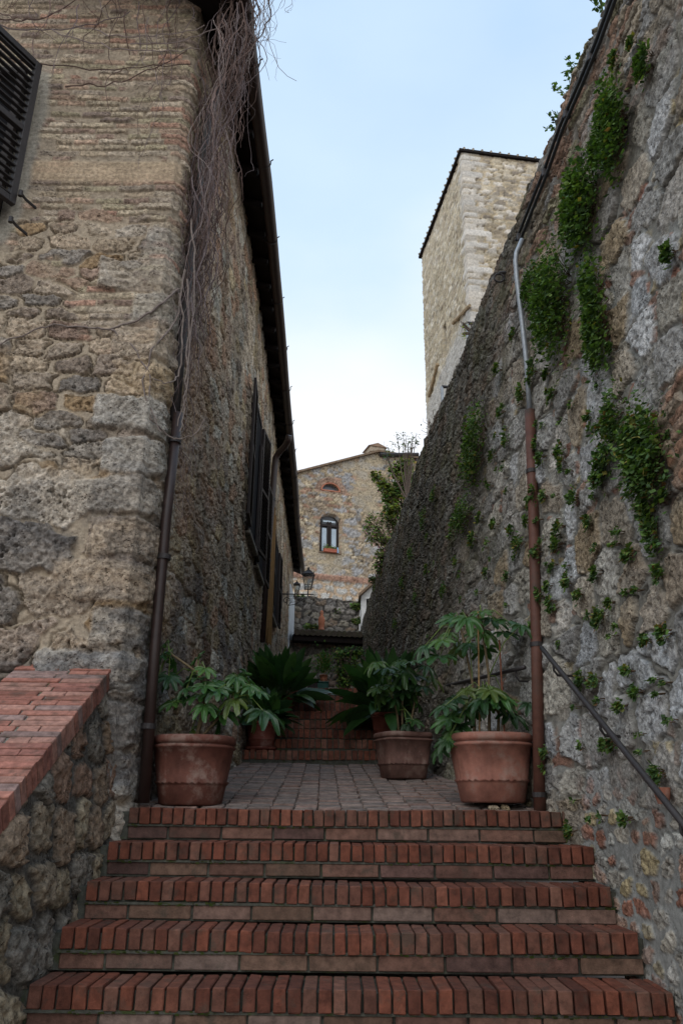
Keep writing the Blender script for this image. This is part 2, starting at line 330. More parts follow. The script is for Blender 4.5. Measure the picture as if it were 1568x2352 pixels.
dk = sm(.3, 1.5, SS); vst = sm(.4, .7, fbm(S*4, Z*.8, 4, 95))*dk*.35; col = col*(1-vst[..., None])
bulge = sm(1.6, .2, Z-.11*np.clip(S-sc_, 0, 4))*sm(1.5, 3.6, SS)*sm(9, 6, SS)*.13
H = H+bulge
base_out = np.where(front, 1, 0)[:, None]*np.clip(7-Z, 0, 9)*.012
nx = nr[:, 0:1]; ny = nr[:, 1:2]
MM = MM*(1-.6*pb)*(1-.7*pp)*.5+.5; V = np.stack([sp[:, 0:1]+nx*H+0*Z, sp[:, 1:2]+ny*H-base_out, Z], -1)
house = thing('stone_house', 'tall brown rubble and brick house on the left with dark eaves, shutters and gutter', 'house', (-1.6, 5.2, -.0))
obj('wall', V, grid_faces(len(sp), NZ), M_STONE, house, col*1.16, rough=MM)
def wallx(Y): return np.interp(Y, side[:, 1], side[:, 0])

# roof of the left house
EX = np.array([(-.895, 4.62), (-.89, 7.), (-.925, 8.6), (-.935, 10.2), (-.985, 13.3), (-1.09, 18.4), (-1.17, 23.3)])
def eavex(Y): return np.interp(Y, EX[:, 1], EX[:, 0])
ys = np.arange(4.62, 23.35, .22)
def roofsheet(off, x2=-5.2):
    V = []
    for Y in ys:
        wob = .012*math.sin(Y*3.1)+.01*math.sin(Y*1.3)
        e_ = eavex(Y)-.05; V += [(e_, Y, 6.66+off+wob), ((e_+x2)/2, Y, 6.66+off+wob+.38*(e_-x2)/2), (x2, Y, 6.66+off+wob+.38*(e_-x2))]
    return V
m = MB(); n = len(ys); lo = roofsheet(0); up = roofsheet(.1)
m.add(lo, [(i*3+k, i*3+k+1, (i+1)*3+k+1, (i+1)*3+k) for i in range(n-1) for k in (0, 1)])
m.add(up, [(i*3+k, (i+1)*3+k, (i+1)*3+k+1, i*3+k+1) for i in range(n-1) for k in (0, 1)])
A_ = lo+up; 
m.add(A_, [(i*3, (i+1)*3, 3*n+(i+1)*3, 3*n+i*3) for i in range(n-1)]+[(0, 3*n, 3*n+1, 1), (1, 3*n+1, 3*n+2, 2), (3*n-3, 3*n-2, 6*n-2, 6*n-3), (3*n-2, 3*n-1, 6*n-1, 6*n-2)])
roof = m.out('roof', M_SOFFIT, house)
m = MB()
for Y in np.arange(4.7, 23.2, .21):       # cover tiles
    pts = [(eavex(Y)-.0-(.45*k), Y, 6.79+.38*.45*k) for k in range(9)]
    m.tube(pts, [.062+.01*((k+1) % 2) for k in range(9)], 8)
m.out('roof_tiles', M_TILE, roof)
for Y in np.arange(4.8, 23., .52):
    m = MB(); e_ = eavex(Y)-.08; x1 = wallx(Y)-.15; L_ = e_-x1
    m.box(((e_+x1)/2, Y, 6.60+.38*L_/2+.0), (L_*1.06, .075, .085), M=Matrix.Rotation(math.atan(.38), 3, 'Y'), bev=.006)
    m.out('rafter', M_SOFFIT, roof)
m = MB(); pts = []; R_ = .068; V = []; yy = np.arange(4.55, 23.4, .3); nn = 9
for Y in yy:
    gx = eavex(Y)+.0+.012*math.sin(Y*.9); gz = 6.62+.012*math.sin(Y*1.7)
    for rr in (R_, R_-.006):
        for k in range(nn):
            a = math.pi+math.pi*k/(nn-1); V.append((gx+rr*math.cos(a), Y, gz+rr*math.sin(a)))
fs = []
for i in range(len(yy)-1):
    for k in range(nn-1):
        a = i*2*nn+k; b = (i+1)*2*nn+k; fs += [(a, b, b+1, a+1), (a+nn, a+nn+1, b+nn+1, b+nn)]
    for k in (0, nn-1):
        a = i*2*nn+k; b = (i+1)*2*nn+k; fs.append((a, a+nn, b+nn, b))
m.add(V, fs); g = m.out('gutter', M_GUTTER, house, True)
for Y in np.arange(5.5, 23, 1.25):
    m = MB(); gx = eavex(Y); m.tube([(gx+(R_+.006)*math.cos(a), Y, 6.62+(R_+.006)*math.sin(a)) for a in np.linspace(math.pi, 2*math.pi+.35, 12)]+[(gx+R_+.03, Y, 6.67)], .007, 5)
    m.out('gutter_hook', M_IRON, g)
# downpipes of the house
m = MB()
m.tube([(-1.225, 5.27, .0), (-1.245, 5.27, 1.0), (-1.25, 5.27, 1.9), (-1.235, 5.27, 2.75)], .037, 14); pz = m.out('drainpipe', M_GUTTER, house, True)
m = MB()
for z in (.45, 1.6, 2.5): m = MB(); m.tube([(-1.24, 5.27, z), (-1.24, 5.27, z+.035)], .048, 14); m.out('clamp', M_IRON, pz)
m = MB(); m.tube([(-1.262, 5.29, 2.7), (-1.262, 5.29, 3.4), (-1.262, 5.29, 4.4), (-1.22, 5.3, 5.6), (-1.1, 5.3, 6.5)], .036, 10); m.out('drainpipe', M_IRON, house, True)
Yp = 12.35
m = MB(); m.tube([P(601, 1475, Y=Yp), P(612, 1300, Y=Yp), P(622, 1180, Y=Yp), P(631, 1070, Y=Yp), P(633, 1052, Y=Yp), P(640, 1040, Y=Yp-.05), P(655, 1024, Y=Yp-.2), P(662, 1012, Y=Yp-.3), P(664, 1000, Y=Yp-.35)], .055, 12)
pz = m.out('drainpipe', M_GUTTER, house, True)
for (xa, ya) in ((613, 1290), (624, 1150)): m = MB(); m.tube([P(xa, ya, Y=Yp), P(xa+.4, ya-6, Y=Yp)], .066, 12); m.out('clamp', M_IRON, pz)
m = MB(); m.box((-1.42, 21.9, 3.1), (.12, 1.9, 5.2), bev=.02); m.out('plaster_pier', M_PLASTER, house)

def louvre_leaf(origin, ang, width, z0, z1, name='shutter', parent=None, slat=.045, tilt=35, fr=.05, th=.035, mt=M_WOOD):
    """leaf hinged at origin (x,y), opening direction ang (radians in plan)"""
    d = np.array([math.cos(ang), math.sin(ang), 0]); nn_ = np.array([-d[1], d[0], 0]); o = np.array([origin[0], origin[1], 0.])
    Mx = np.stack([d, nn_, [0, 0, 1]], 1); m = MB(); h = z1-z0
    def bx(cx, cz, w_, h_, t_=th): m.box(o+d*cx+np.array([0, 0, cz]), (w_, t_, h_), M=Mx, bev=.004)
    bx(fr/2, (z0+z1)/2, fr, h); bx(width-fr/2, (z0+z1)/2, fr, h)
    for zz in (z0+fr/2, z1-fr/2, (z0+z1)/2): bx(width/2, zz, width-2*fr-.004, fr)
    lf = m.out(name, mt, parent)
    m = MB(); zz = z0+fr+.02
    T_ = Mx@np.array(Matrix.Rotation(math.radians(tilt), 3, 'X'))
    while zz < z1-fr-.01:
        if abs(zz-(z0+z1)/2) > fr*.7: m.box(o+d*width/2+np.array([0, 0, zz]), (width-2*fr, slat*.85, .009), M=T_)
        zz += slat
    m.out('louvres', mt, lf); return lf
louvre_leaf((-2.62, 4.98), math.radians(-120), .78, 4.42, 5.92, parent=house, slat=.07, tilt=-22, fr=.06, th=.05, mt=M_IRON)
# window behind the leaf on the front face
wz0, wz1 = 4.3, 5.9
wn = MB(); wn.box((-3.3, 5.06, (wz0+wz1)/2), (1.1, .08, 1.6), bev=.01); wn = wn.out('window', M_DARK, house)
m = MB()
for xx in (-3.83, -3.3, -2.77): m.box((xx, 4.995, (wz0+wz1)/2), (.07, .05, 1.6), bev=.008)
for zz in (wz0+.035, wz1-.035): m.box((-3.3, 4.99, zz), (1.13, .05, .07), bev=.008)
m.out('frame', M_WOOD, wn)
for (px_, py_) in ((60, 458), (38, 518)):
    q = P(px_, py_, Y=5.0); m = MB(); m.tube([q+(.07, .08, -.03), q, q+(-.02, -.06, .01)], .012, 6); m.tube([q+(-.02, -.06, -.02), q+(-.02, -.06, .03)], .018, 8); m.out('shutter_hook', M_IRON, house)
# alley-side windows with shutters
for Yw, z0, z1, a1, a2 in ((9.75, 3.25, 5.1, 3, 3.2), (11.1, 3.2, 4.8, 2, 1), (14.6, 3.3, 4.75, 2, 1)):
    X = wallx(Yw)
    wn = MB(); wn.box((X+.015, Yw, (z0+z1)/2), (.05, .95, z1-z0+.04), bev=.008); wn = wn.out('window', M_DARK, house)
    m = MB(); m.box((X+.03, Yw, z0-.05), (.10, 1.0, .06), (.22, .2, .17), bev=.01); m.out('sill', M_STONE_FAR, wn)
    m = MB()
    for q in (-.5, .5): m.box((X+.02, Yw+q, (z0+z1)/2), (.07, .05, z1-z0+.1), bev=.008)
    m.box((X+.02, Yw, z1+.045), (.07, 1.05, .05), bev=.008); m.out('frame', M_WOOD, wn)
    louvre_leaf((X+.075, Yw-.48), math.radians(-90+a1), .5, z0, z1, parent=house, slat=.05)
    louvre_leaf((X+.075, Yw+.48), math.radians(90-a2*2.2), .5, z0, z1, parent=house, slat=.05)
m = MB(); X = wallx(13.2)+.06
for k in range(16):
    m.tube([(X+rnd.uniform(-.01, .02), 12.75+k*.055, 2.5+rnd.uniform(0, .3)), (X+rnd.uniform(-.01, .02), 12.75+k*.055, 5.0+rnd.uniform(-.2, .1))], .016, 5)
m.out('reed_blind', M_REED, house)

# ------------------------------------------------------------------ right retaining wall
RB = np.array([(2.4, 1.48), (3.9, 1.46), (5.0, 1.43), (5.12, 1.36), (5.4, 1.33), (7.06, 1.04), (8.04, .90), (9.1, .80), (11.4, .66), (16, .55), (24.5, .38)])
RT = np.array([(2.4, 1.76), (3.59, 1.702), (4.1, 1.652), (5., 1.589), (5.86, 1.517), (7.13, 1.404), (8.63, 1.321), (10.9, 1.156), (14.9, 1.017), (19.6, .869), (24.5, .70)])
def groundz(Y): return np.interp(Y, [2.4, 2.98, 5.07, 9.1, 11.2, 20, 24], [-1.5, -1.4, -.02, .43, 1.54, 1.9, 1.95])
def rwx(Y, Z):
    b = np.interp(Y, RB[:, 1*0], RB[:, 1]); t = np.interp(Y, RT[:, 0], RT[:, 1]); zb = groundz(Y); return b+(t-b)*(Z-zb)/(4.9-zb)
def on_rwall(px, py, off=0.):
    d = ray(px, py); lo, hi = 1.5, 24.4; ts = np.linspace(1.5, 30, 3000); p = d[None]*ts[:, None]
    g_ = p[:, 0]-rwx(p[:, 1], p[:, 2]); k = np.argmax(g_ > 0); q = p[k]; return q+np.array([-off, 0, 0])
Yl = []; y = 2.4
while y < 24.5: Yl.append(y); y += .0024*y
Yl = np.array(Yl); nzz = 720
zs = np.linspace(0, 1, nzz)
top = 4.9+.1*sm(12, 18, Yl)+(fbm(Yl*1.2, Yl*0, 4, 3)-.5)*.28+(fbm(Yl*7, Yl*0, 3, 4)-.5)*.10
zb = groundz(Yl)-.35
Zr = zb[:, None]+(top-zb)[:, None]*zs[None]; Yr = np.broadcast_to(Yl[:, None], Zr.shape)
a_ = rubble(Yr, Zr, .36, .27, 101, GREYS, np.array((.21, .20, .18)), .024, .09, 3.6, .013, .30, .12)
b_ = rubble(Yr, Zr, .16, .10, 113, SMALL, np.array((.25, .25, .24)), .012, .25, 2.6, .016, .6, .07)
nz = fbm(Yr*1.5, Zr*1.5, 4, 133)-.5
lowm = sm(.25, -.15, Zr+nz*.9)*sm(5.4, 4.8, Yr)
gap = sm(.24, .10, a_[3])*sm(.5, .6, fbm(Yr*2.2, Zr*2.2, 3, 140))
H, col, MM = blend(a_[:3], b_[:3], np.clip(lowm+gap*.8, 0, 1))
thin = rubble(Yr+.2*Zr, Zr, .34, .09, 117, [(.30, .20, .15), (.33, .28, .22), (.36, .24, .18), (.28, .27, .26), (.32, .29, .2)], np.array((.21, .19, .165)), .022, .12, 5., .018, .4, .09)
H, col, MM = blend((H, col, MM), thin[:3], sm(3.5, 4.3, Zr+nz*1.6))
bz = sm(.42, .3, np.abs(Zr-1.72)+np.abs(Yr-3.2)*.8+nz*.8)
bb = bricks(Yr-.35*Zr, Zr+.25*Yr, 141, .24, .075, [(.27, .16, .11), (.29, .20, .15), (.32, .25, .19), (.23, .14, .10)], np.array((.33, .29, .24)), 1.)
H, col, MM = blend((H, col, MM), (bb[0]*1.6+.015, bb[1], bb[2]), bz)
# brown-black weathering on the far shaded stretch, water streaks below the coping
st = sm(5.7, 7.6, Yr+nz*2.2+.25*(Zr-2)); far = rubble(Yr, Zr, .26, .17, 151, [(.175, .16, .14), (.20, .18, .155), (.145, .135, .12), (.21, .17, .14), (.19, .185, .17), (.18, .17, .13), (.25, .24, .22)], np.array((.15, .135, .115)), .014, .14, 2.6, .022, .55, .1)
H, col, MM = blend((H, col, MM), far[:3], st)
stk = sm(.45, .68, fbm(Yr*5, Zr*.7, 4, 161))*(.25+.4*sm(2.6, 4.8, Zr)); col = col*(1-stk[..., None]*np.array((.6, .62, .66)))
lm = sm(.56, .68, fbm(Yr*3, Zr*3, 5, 171))*.2*(1-st*.8); col = mixc(col, np.broadcast_to(np.array((.48, .47, .45)), col.shape), lm*a_[2])
ms = sm(.55, .7, fbm(Yr*2.6, Zr*2.6, 4, 181))*.35; col = mixc(col, np.broadcast_to(np.array((.11, .12, .05)), col.shape), ms*(st*.6+.15))
xw = rwx(Yr, Zr); H = H+(fbm(Yr*.9, Zr*.9, 3, 191)-.5)*.04; fs_ = sm(12, 17, Yr)*.13; xw = xw-fs_*sm(2, 5, Zr)
V = np.stack([xw-H, Yr, Zr+0*H], -1)
Vt = []; ct = []
for j, (dx, dz) in enumerate(((.03, .03), (.10, .045), (.2, .05), (.35, .05), (.6, .03), (.62, -.6), (.62, -1.6))):
    r_ = (fbm(Yl*8, Yl*0+j*3.3, 3, 200)-.5)*.06
    Vt.append(np.stack([V[:, -1, 0]+dx, Yl, top+dz+r_], -1)); ct.append(col[:, -1]*.8)
V = np.concatenate([V, np.stack(Vt, 1)], 1); col = np.concatenate([col, np.stack(ct, 1)], 1); MM = np.concatenate([MM*.6+.4, np.ones((len(Yl), 7))], 1)
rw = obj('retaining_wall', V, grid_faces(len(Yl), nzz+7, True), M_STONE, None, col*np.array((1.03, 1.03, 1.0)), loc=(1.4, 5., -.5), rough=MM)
tag(rw, 'high sloping grey rubble retaining wall along the right of the stairs', 'wall')

# ------------------------------------------------------------------ brick stairs
def bcol(r, warm=1.):
    b = r.choice([(.185, .062, .038), (.205, .069, .041), (.165, .058, .037), (.22, .084, .053), (.145, .054, .036), (.195, .092, .064), (.17, .073, .05)])
    k = r.uniform(.60, .90)*warm; return tuple(c*k for c in b)
def scol(r):
    b = r.choice([(.13, .068, .052), (.155, .082, .060), (.11, .062, .052), (.17, .105, .082), (.20, .14, .115), (.145, .088, .062)]); k = r.uniform(.8, 1.15); return tuple(c*k for c in b)
ZS = [-.024, -.203, -.384, -.558, -.738, -.918, -1.098, -1.278]
stairs = thing('brick_staircase', 'wide worn red brick staircase rising to the paved landing in the foreground', 'stairs', (.07, 3.9, -1.5))
XL = [-1.262, -1.285, -1.295, -1.305, -1.325, -1.34, -1.35, -1.36]; XR = [1.40, 1.428, 1.436, 1.445, 1.44, 1.46, 1.47, 1.48]
for i in range(8):
    z = ZS[i]; yf = 5.073-.3*i; xl, xr = XL[i], XR[i]; sk = .006
    m = MB(); x = xl
    dep = .285 if i else .25
    while x < xr-.02:
        w_ = min(.0555+rnd.uniform(-.004, .004), xr-x)
        zz = z-.045+rnd.uniform(-.002, .002)+.004*math.sin(x*2.1+i*1.7)-.007*math.exp(-((x-.1)/.55)**2); yy_ = yf+dep/2+rnd.uniform(-.0025, .0025)+.004*math.sin(x*1.7+i)-sk*x
        m.box((x+w_/2, yy_, zz), (w_, dep, .092-max(0, rnd.gauss(-.004, .005))), bcol(rnd), bev=.004, jit=.0022); x += w_+.0095+rnd.uniform(-.002, .002)
    m.out('step', M_BRICK, stairs)
    m = MB(); x = xl+.01*(i % 3)-rnd.uniform(0, .12)
    while x < xr-.03:
        l_ = .305+rnd.uniform(-.012, .012); a = max(x, xl); b = min(x+l_, xr-.01)
        if b-a > .04: m.box(((a+b)/2, yf+.04+rnd.uniform(-.002, .003)-sk*x, z-.138+rnd.uniform(-.002, .002)), (b-a, .05, .066), scol(rnd), bev=.004, jit=.0015)
        x += l_+.012
    m.out('riser', M_BRICK, stairs)
    m = MB(); m.box(((xl+xr)/2, yf+.226, z-.102), (xr-xl+.1, .385, .156)); m.box(((xl+xr)/2, yf+.012+.16, z-.099), (xr-xl+.02, .32, .012)); m.out('mortar', M_MORTAR, stairs)

# moss in the joints under each row of nosing bricks
m = MB()
for i in range(6):
    for k in range(260):
        x = rnd.uniform(XL[i], XR[i]); 
        if vn(np.array(x*3.), np.array(i*5.), 8) < .5: continue
        q = np.array((x, 5.073-.3*i+.012+rnd.uniform(-.004, .012), ZS[i]-.1+rnd.uniform(-.008, .006))); s_ = rnd.uniform(.004, .012)
        m.add([q+(-s_, 0, -s_*.4), q+(s_, 0, -s_*.4), q+(s_*.7, -s_*.5, s_*.6), q+(-s_*.7, -s_*.4, s_*.5)], [(0, 1, 2, 3)], rnd.choice([(.06, .09, .02), (.08, .1, .03), (.05, .06, .02)]))
mo = m.out('moss', M_TUFT); tag(mo, 'green moss in the joints below the brick nosings', 'moss'); mo['kind'] = 'stuff'

# ------------------------------------------------------------------ landing (brick on edge), upper flight, upper path
m = MB(); m.add([(-1.6, 5.3, -.062), (1.6, 5.3, -.062), (1.6, 9.35, .43-.02), (-1.6, 9.35, .41)], [(0, 1, 2, 3)])
base = m.out('landing_bed', M_MORTAR); base['kind'] = 'structure'
m = MB(); ang = math.atan(.1205); Mr = Matrix.Rotation(ang, 3, 'X')
nrow = int((9.1-5.33)/.038)
for c_ in range(-10, 10):
    for r_ in range(nrow):
        Y = 5.35+r_*.038+rnd.uniform(-.002, .002); x = .02-.02*(Y-5.3)+(c_+.5)*.151+rnd.uniform(-.006, .006)+.004*math.sin(r_*.9+c_)
        if x < -1.42 or x > 1.38-.12*(Y-5.3): continue
        dip = -.012*math.exp(-(x/.25)**2)*min(1, (Y-5.3)*2)
        g_ = rnd.choice([(.20, .155, .135), (.175, .14, .125), (.235, .175, .15), (.15, .125, .112), (.215, .14, .115)]); k = rnd.uniform(.8, 1.12)
        m.box((x, Y+rnd.uniform(-.003, .003), -.024+.1205*(Y-5.35)+dip-.0225+rnd.uniform(-.006, .005)), (.140, .0305, .05), tuple(v*k for v in g_), M=Mr, bev=.004, jit=.002)
o = m.out('landing', M_PAVE); o['kind'] = 'structure'
ups = thing('brick_staircase', 'narrow dark upper brick flight climbing between the potted plants at the back', 'stairs', (-.1, 10.2, .43))
for i in range(8):
    z = .43+.1388*(i+1); yf = 9.1+.3*i; xl = -1.12+.0*i-.015*i; xr = .86-.03*i
    m = MB(); x = xl
    while x < xr:
        w_ = .056+rnd.uniform(-.003, .003); m.box((x+w_/2, yf+.13+rnd.uniform(-.005, .005), z-.05+rnd.uniform(-.003, .003)+.004*math.sin(x*3+i*2)), (w_, .26, .1), bcol(rnd, 1.25), bev=.004, jit=.002); x += w_+.011
    m.out('step', M_BRICK, ups)
    m = MB(); m.box(((xl+xr)/2, yf+.2, z-.09), (xr-xl+.1, .37, .14)); m.out('mortar', M_MORTAR, ups)
m = MB(); m.add([(-1.6, 11.4, 1.53), (1.2, 11.4, 1.53), (1.2, 24, 1.95), (-1.7, 24, 1.95)], [(0, 1, 2, 3)]); o = m.out('upper_path', M_GROUND); o['kind'] = 'structure'
# ground: one sheet reaching far, carved by nothing, below the foot of the stairs; hill body under the alley
m = MB(); m.add([(-150, -150, -1.5), (150, -150, -1.5), (150, 200, -1.5), (-150, 200, -1.5)], [(0, 1, 2, 3)]); o = m.out('ground', M_GROUND); o['kind'] = 'structure'
m = MB(); prof = [(2.3, -2.2), (5.2, -.6), (9.2, .1), (11.4, 1.1), (24, 1.7), (60, 3.)]
m.add([(xx, a, b) for a, b in prof for xx in (-1.75, 1.9)], [(2*i, 2*i+1, 2*i+3, 2*i+2) for i in range(5)]); o = m.out('hillside', M_GROUND); o['kind'] = 'structure'

# ------------------------------------------------------------------ left parapet with sloping brick cap
par = thing('stair_parapet', 'sloping rubble parapet with red brick coping left of the lower steps', 'wall', (-1.7, 4.0, -1.5))
def capz(Y): return .02+.584*(Y-3.67)
sl_a = math.atan(.584); Mc = Matrix.Rotation(sl_a, 3, 'X')
m = MB(); s_ = 0; Y = 5.06; row = 0
pd = np.array([0, math.cos(sl_a), math.sin(sl_a)]); pn = np.array([0, -math.sin(sl_a), math.cos(sl_a)])
while Y > 2.3:
    wb = .056; split = .30 if row % 2 else .245; cc = np.array([0, Y, capz(Y)])-pn*.062
    for a, b in ((-1.445-split+.0, -1.445), (-2.05, -1.445-split-.012)):
        k = rnd.uniform(.85, 1.25); b0 = rnd.choice([(.27, .115, .085), (.30, .135, .10), (.25, .11, .085), (.33, .175, .135), (.24, .16, .14)])
        if rnd.random() < .75 or a < -1.9: m.box(cc+np.array([(a+b)/2, 0, 0])+pn*rnd.uniform(-.002, .002), (b-a, wb, .12), tuple(v*k for v in b0), M=Mc, bev=.004, jit=.002)
        else:
            q = (a+b)/2; m.box(cc+np.array([(a+q)/2, 0, 0]), (q-a-.01, wb, .12), tuple(v*k for v in b0), M=Mc, bev=.004, jit=.002); m.box(cc+np.array([(q+b)/2, 0, 0]), (b-q, wb, .12), tuple(v*k*.9 for v in b0), M=Mc, bev=.004, jit=.002)
    Y -= .066*math.cos(sl_a); row += 1
m.out('coping', M_BRICK, par)
m = MB(); L_ = 3.2; yc = 3.69; m.box(np.array([-1.747, yc, capz(yc)])-pn*.068, (.585, L_, .108), M=Mc); m.out('mortar_bed', mat('cap_mortar', (.2, .19, .16), .95, .3, 20, .5, 60, .1, stain=((.08, .1, .03), 9., .5, .8)), par)
ny_, nz_ = 210, 120; Yg = np.linspace(2.3, 5.16, ny_)[:, None]+np.zeros((1, nz_)); tq = np.linspace(0, 1, nz_)[None]; Zt = capz(Yg)-.135; Zg = -1.5+(Zt+1.5)*tq
a_ = rubble(Yg, Zg, .25, .24, 211, [(.27, .2, .14), (.3, .24, .17), (.24, .21, .17), (.29, .2, .13), (.22, .2, .17), (.27, .22, .15), (.26, .17, .12)], np.array((.12, .11, .095)), .035, .12, 5., .026, .3, .10)
Xg = -1.475+.13*sm(.5, -.9, Zg-.58*(Yg-4.2))+a_[0]*sm(0, .06, Zt-Zg)
Vf = np.stack([Xg, Yg, Zg], -1); Vf = np.concatenate([Vf, Vf[:, -1:]+np.array([0, 0, .03]), Vf[:, -1:]+np.array([-.2, 0, .03])], 1); cf = np.concatenate([a_[1], a_[1][:, -1:], a_[1][:, -1:]], 1)
obj('rubble_face', Vf, grid_faces(ny_, nz_+2), M_STONE, par, cf)
m = MB(); 
for Y0, Y1 in ((2.3, 5.2),):
    za, zb_ = capz(Y0)-.14, capz(Y1)-.14
    m.add([(-2.04, Y0, -1.5), (-1.47, Y0, -1.5), (-1.47, Y0, za), (-2.04, Y0, za), (-2.04, Y1, -1.5), (-1.47, Y1, -1.5), (-1.47, Y1, zb_), (-2.04, Y1, zb_)], [(0, 1, 2, 3), (4, 7, 6, 5), (0, 3, 7, 4), (3, 2, 6, 7)], [(.2, .17, .14)]*8)
m.out('core', M_STONE, par)

# ------------------------------------------------------------------ handrails, red drainpipe and cables on the right wall
def rail(a, b, label, brs, end=None):
    a, b = np.array(a), np.array(b); o = thing('handrail', label, 'handrail', (a+b)/2+np.array([0, 0, -.02]))
    m = MB(); m.tube([a+(b-a)*t for t in np.linspace(0, 1, 8)], .0155, 12); m.out('rail', M_IRON, o, True)
    for t in brs:
        q = a+(b-a)*t; wx = rwx(q[1], q[2]-.05)
        m = MB(); m.tube([q, q+(.0, 0, -.05), q+(.02, 0, -.08), (wx+.05, q[1], q[2]-.085)], .008, 7); m.out('bracket', M_IRON, o, True)
pa = P(1243, 1488, X=1.325); pb_ = P(1600, 1932, X=1.40)
rail(pa, pb_, 'straight iron handrail sloping down the right wall beside the lower steps', (.12, .5, .93))
rail(P(1203, 1533, X=1.25), P(990, 1583, X=.97), 'iron handrail on the dark wall behind the tall potted fatsia', (.06, .5, .95))
rp_ = thing('drainpipe', 'rust red drainpipe standing against the right wall with grey conduit above', 'pipe', (1.28, 5.3, 0))
m = MB(); m.tube([(1.272, 5.3, -.02), (1.33, 5.3, 1.), (1.385, 5.3, 2.), (1.418, 5.3, 2.82)], .038, 14); m.out('red_pipe', M_REDPIPE, rp_, True)
m = MB()
for z in (.06, 1.02, 2.3): xx = np.interp(z, [0, 1, 2, 2.82], [1.272, 1.33, 1.385, 1.418]); m = MB(); m.tube([(xx, 5.3, z), (xx, 5.3, z+.03)], .043, 14); m.out('clamp', M_IRON, rp_)
cp = [P(x_, y_, Y=5.3) for x_, y_ in ((1215, 945), (1208, 830), (1196, 720), (1186, 640), (1183, 600), (1185, 580), (1198, 550))]
m = MB(); m.tube(cp, .019, 10); m.out('conduit', M_GREY, rp_, True)
cb = thing('cable_run', 'twin black cables strapped along the top of the right wall', 'cable', on_rwall(1198, 552))
for kk, oo in (('cable', 0), ('cable', 1)):
    pts = [on_rwall(x_+oo*9, y_+oo*2, .05) for x_, y_ in ((1198, 552), (1225, 485), (1262, 395), (1300, 290), (1345, 190), (1385, 95), (1424, -10), (1450, -90))]
    m = MB(); m.tube(pts, .014, 8); m.out('cable', M_BLACKC, cb, True)
for x_, y_ in ((1203, 545), (1262, 397), (1313, 262), (1370, 130)):
    q = on_rwall(x_+4, y_, .05); m = MB(); m.box(q, (.05, .03, .075), bev=.008); m.out('strap', M_IRON, cb)
q = on_rwall(1160, 632, .06); t_ = thing('iron_ring', 'small rusty iron ring hanging high on the dark wall edge', 'ring', q)
m = MB(); m.tube([q+np.array([.045*math.cos(a), .0, .045*math.sin(a)-.03]) for a in np.linspace(0, 2*math.pi, 18)], .009, 6); m.out('ring', M_IRON, t_, True)
m = MB(); m.tube([q+(.12, 0, .04), q+(.0, 0, .02)], .014, 6); m.out('staple', M_IRON, t_)
q = on_rwall(1546, 1828, .05); m = MB(); m.lathe([(.024, -.035), (.033, 0), (.037, .035), (.031, .035), (.027, 0), (.018, -.03)], q, 16, (.24, .09, .055)); o = m.out('pipe_stub', M_TERRA, None, True, loc=q); tag(o, 'broken terracotta pipe stub poking from the wall above the handrail', 'pipe stub')

# ------------------------------------------------------------------ vegetation on the right wall
def leafquad(m, p, d, n, l, w_, c):
    d = d/np.linalg.norm(d); s_ = np.cross(d, n); s_ /= np.linalg.norm(s_)+1e-9; n = np.cross(s_, d)
    m.add([p, p+d*l*.5+s_*w_*.5-n*w_*.12, p+d*l-n*l*.12, p+d*l*.5-s_*w_*.5-n*w_*.12, p+d*l*.5+n*.0], [(0, 1, 4), (1, 2, 4), (2, 3, 4), (3, 0, 4)], c)
GRN = [(.08, .145, .035), (.06, .115, .03), (.10, .18, .04), (.045, .085, .03), (.13, .20, .045), (.06, .115, .045)]
def tuft_mesh(a, b, n, seed, ls=.022, dry=.05, depth=.5):
    """leaf clump on a wall facing -X: a half width (Y), b half height (Z)"""
    r = random.Random(seed); m = MB()
    k_ = max(3, n//60); subs = [(r.gauss(0, .5)*a, r.gauss(-.05, .5)*b, r.uniform(.35, .8)) for _ in range(k_)]+[(0, 0, .8)]
    for i in range(n):
        sy, sz, sr = subs[r.randrange(len(subs))]
        u = r.gauss(0, .6)*sr; v = r.gauss(0, .62)*sr; ex = max(0, 1-u*u-v*v)**.5
        y_, z_ = sy+u*a, sz+v*b-.1*b*u*u; x_ = -.01-(r.random()**.5)*depth*min(a, b)*(.3+ex)
        d = np.array([-r.uniform(.2, 1), r.uniform(-.8, .8), r.uniform(-.9, .5)]); nn_ = np.array([-r.uniform(.3, 1), r.uniform(-.4, .4), r.uniform(.2, 1)])
        c = r.choice(GRN); k = r.uniform(.7, 1.3)
        if r.random() < dry: c = r.choice([(.22, .19, .04), (.2, .11, .05), (.16, .17, .05)])
        l = ls*r.choice([.5, .8, 1., 1.2, 1.7]); leafquad(m, np.array([x_, y_, z_]), d, nn_, l, l*.75, tuple(q*k for q in c))
    tw = MB()
    for _ in range(max(4, n//22)):
        sy, sz, sr = subs[r.randrange(len(subs))]; e_ = np.array([-depth*min(a, b)*r.uniform(.3, .9), sy+r.uniform(-.5, .5)*a*sr, sz+r.uniform(-.6, .4)*b*sr])
        tw.tube([(.03, sy*.6, sz*.6+.1*b), (e_+np.array([.02, sy*.6, sz*.7]))*.5, e_], [.003, .002, .0012], 4, (.12, .08, .05))
    return m, tw
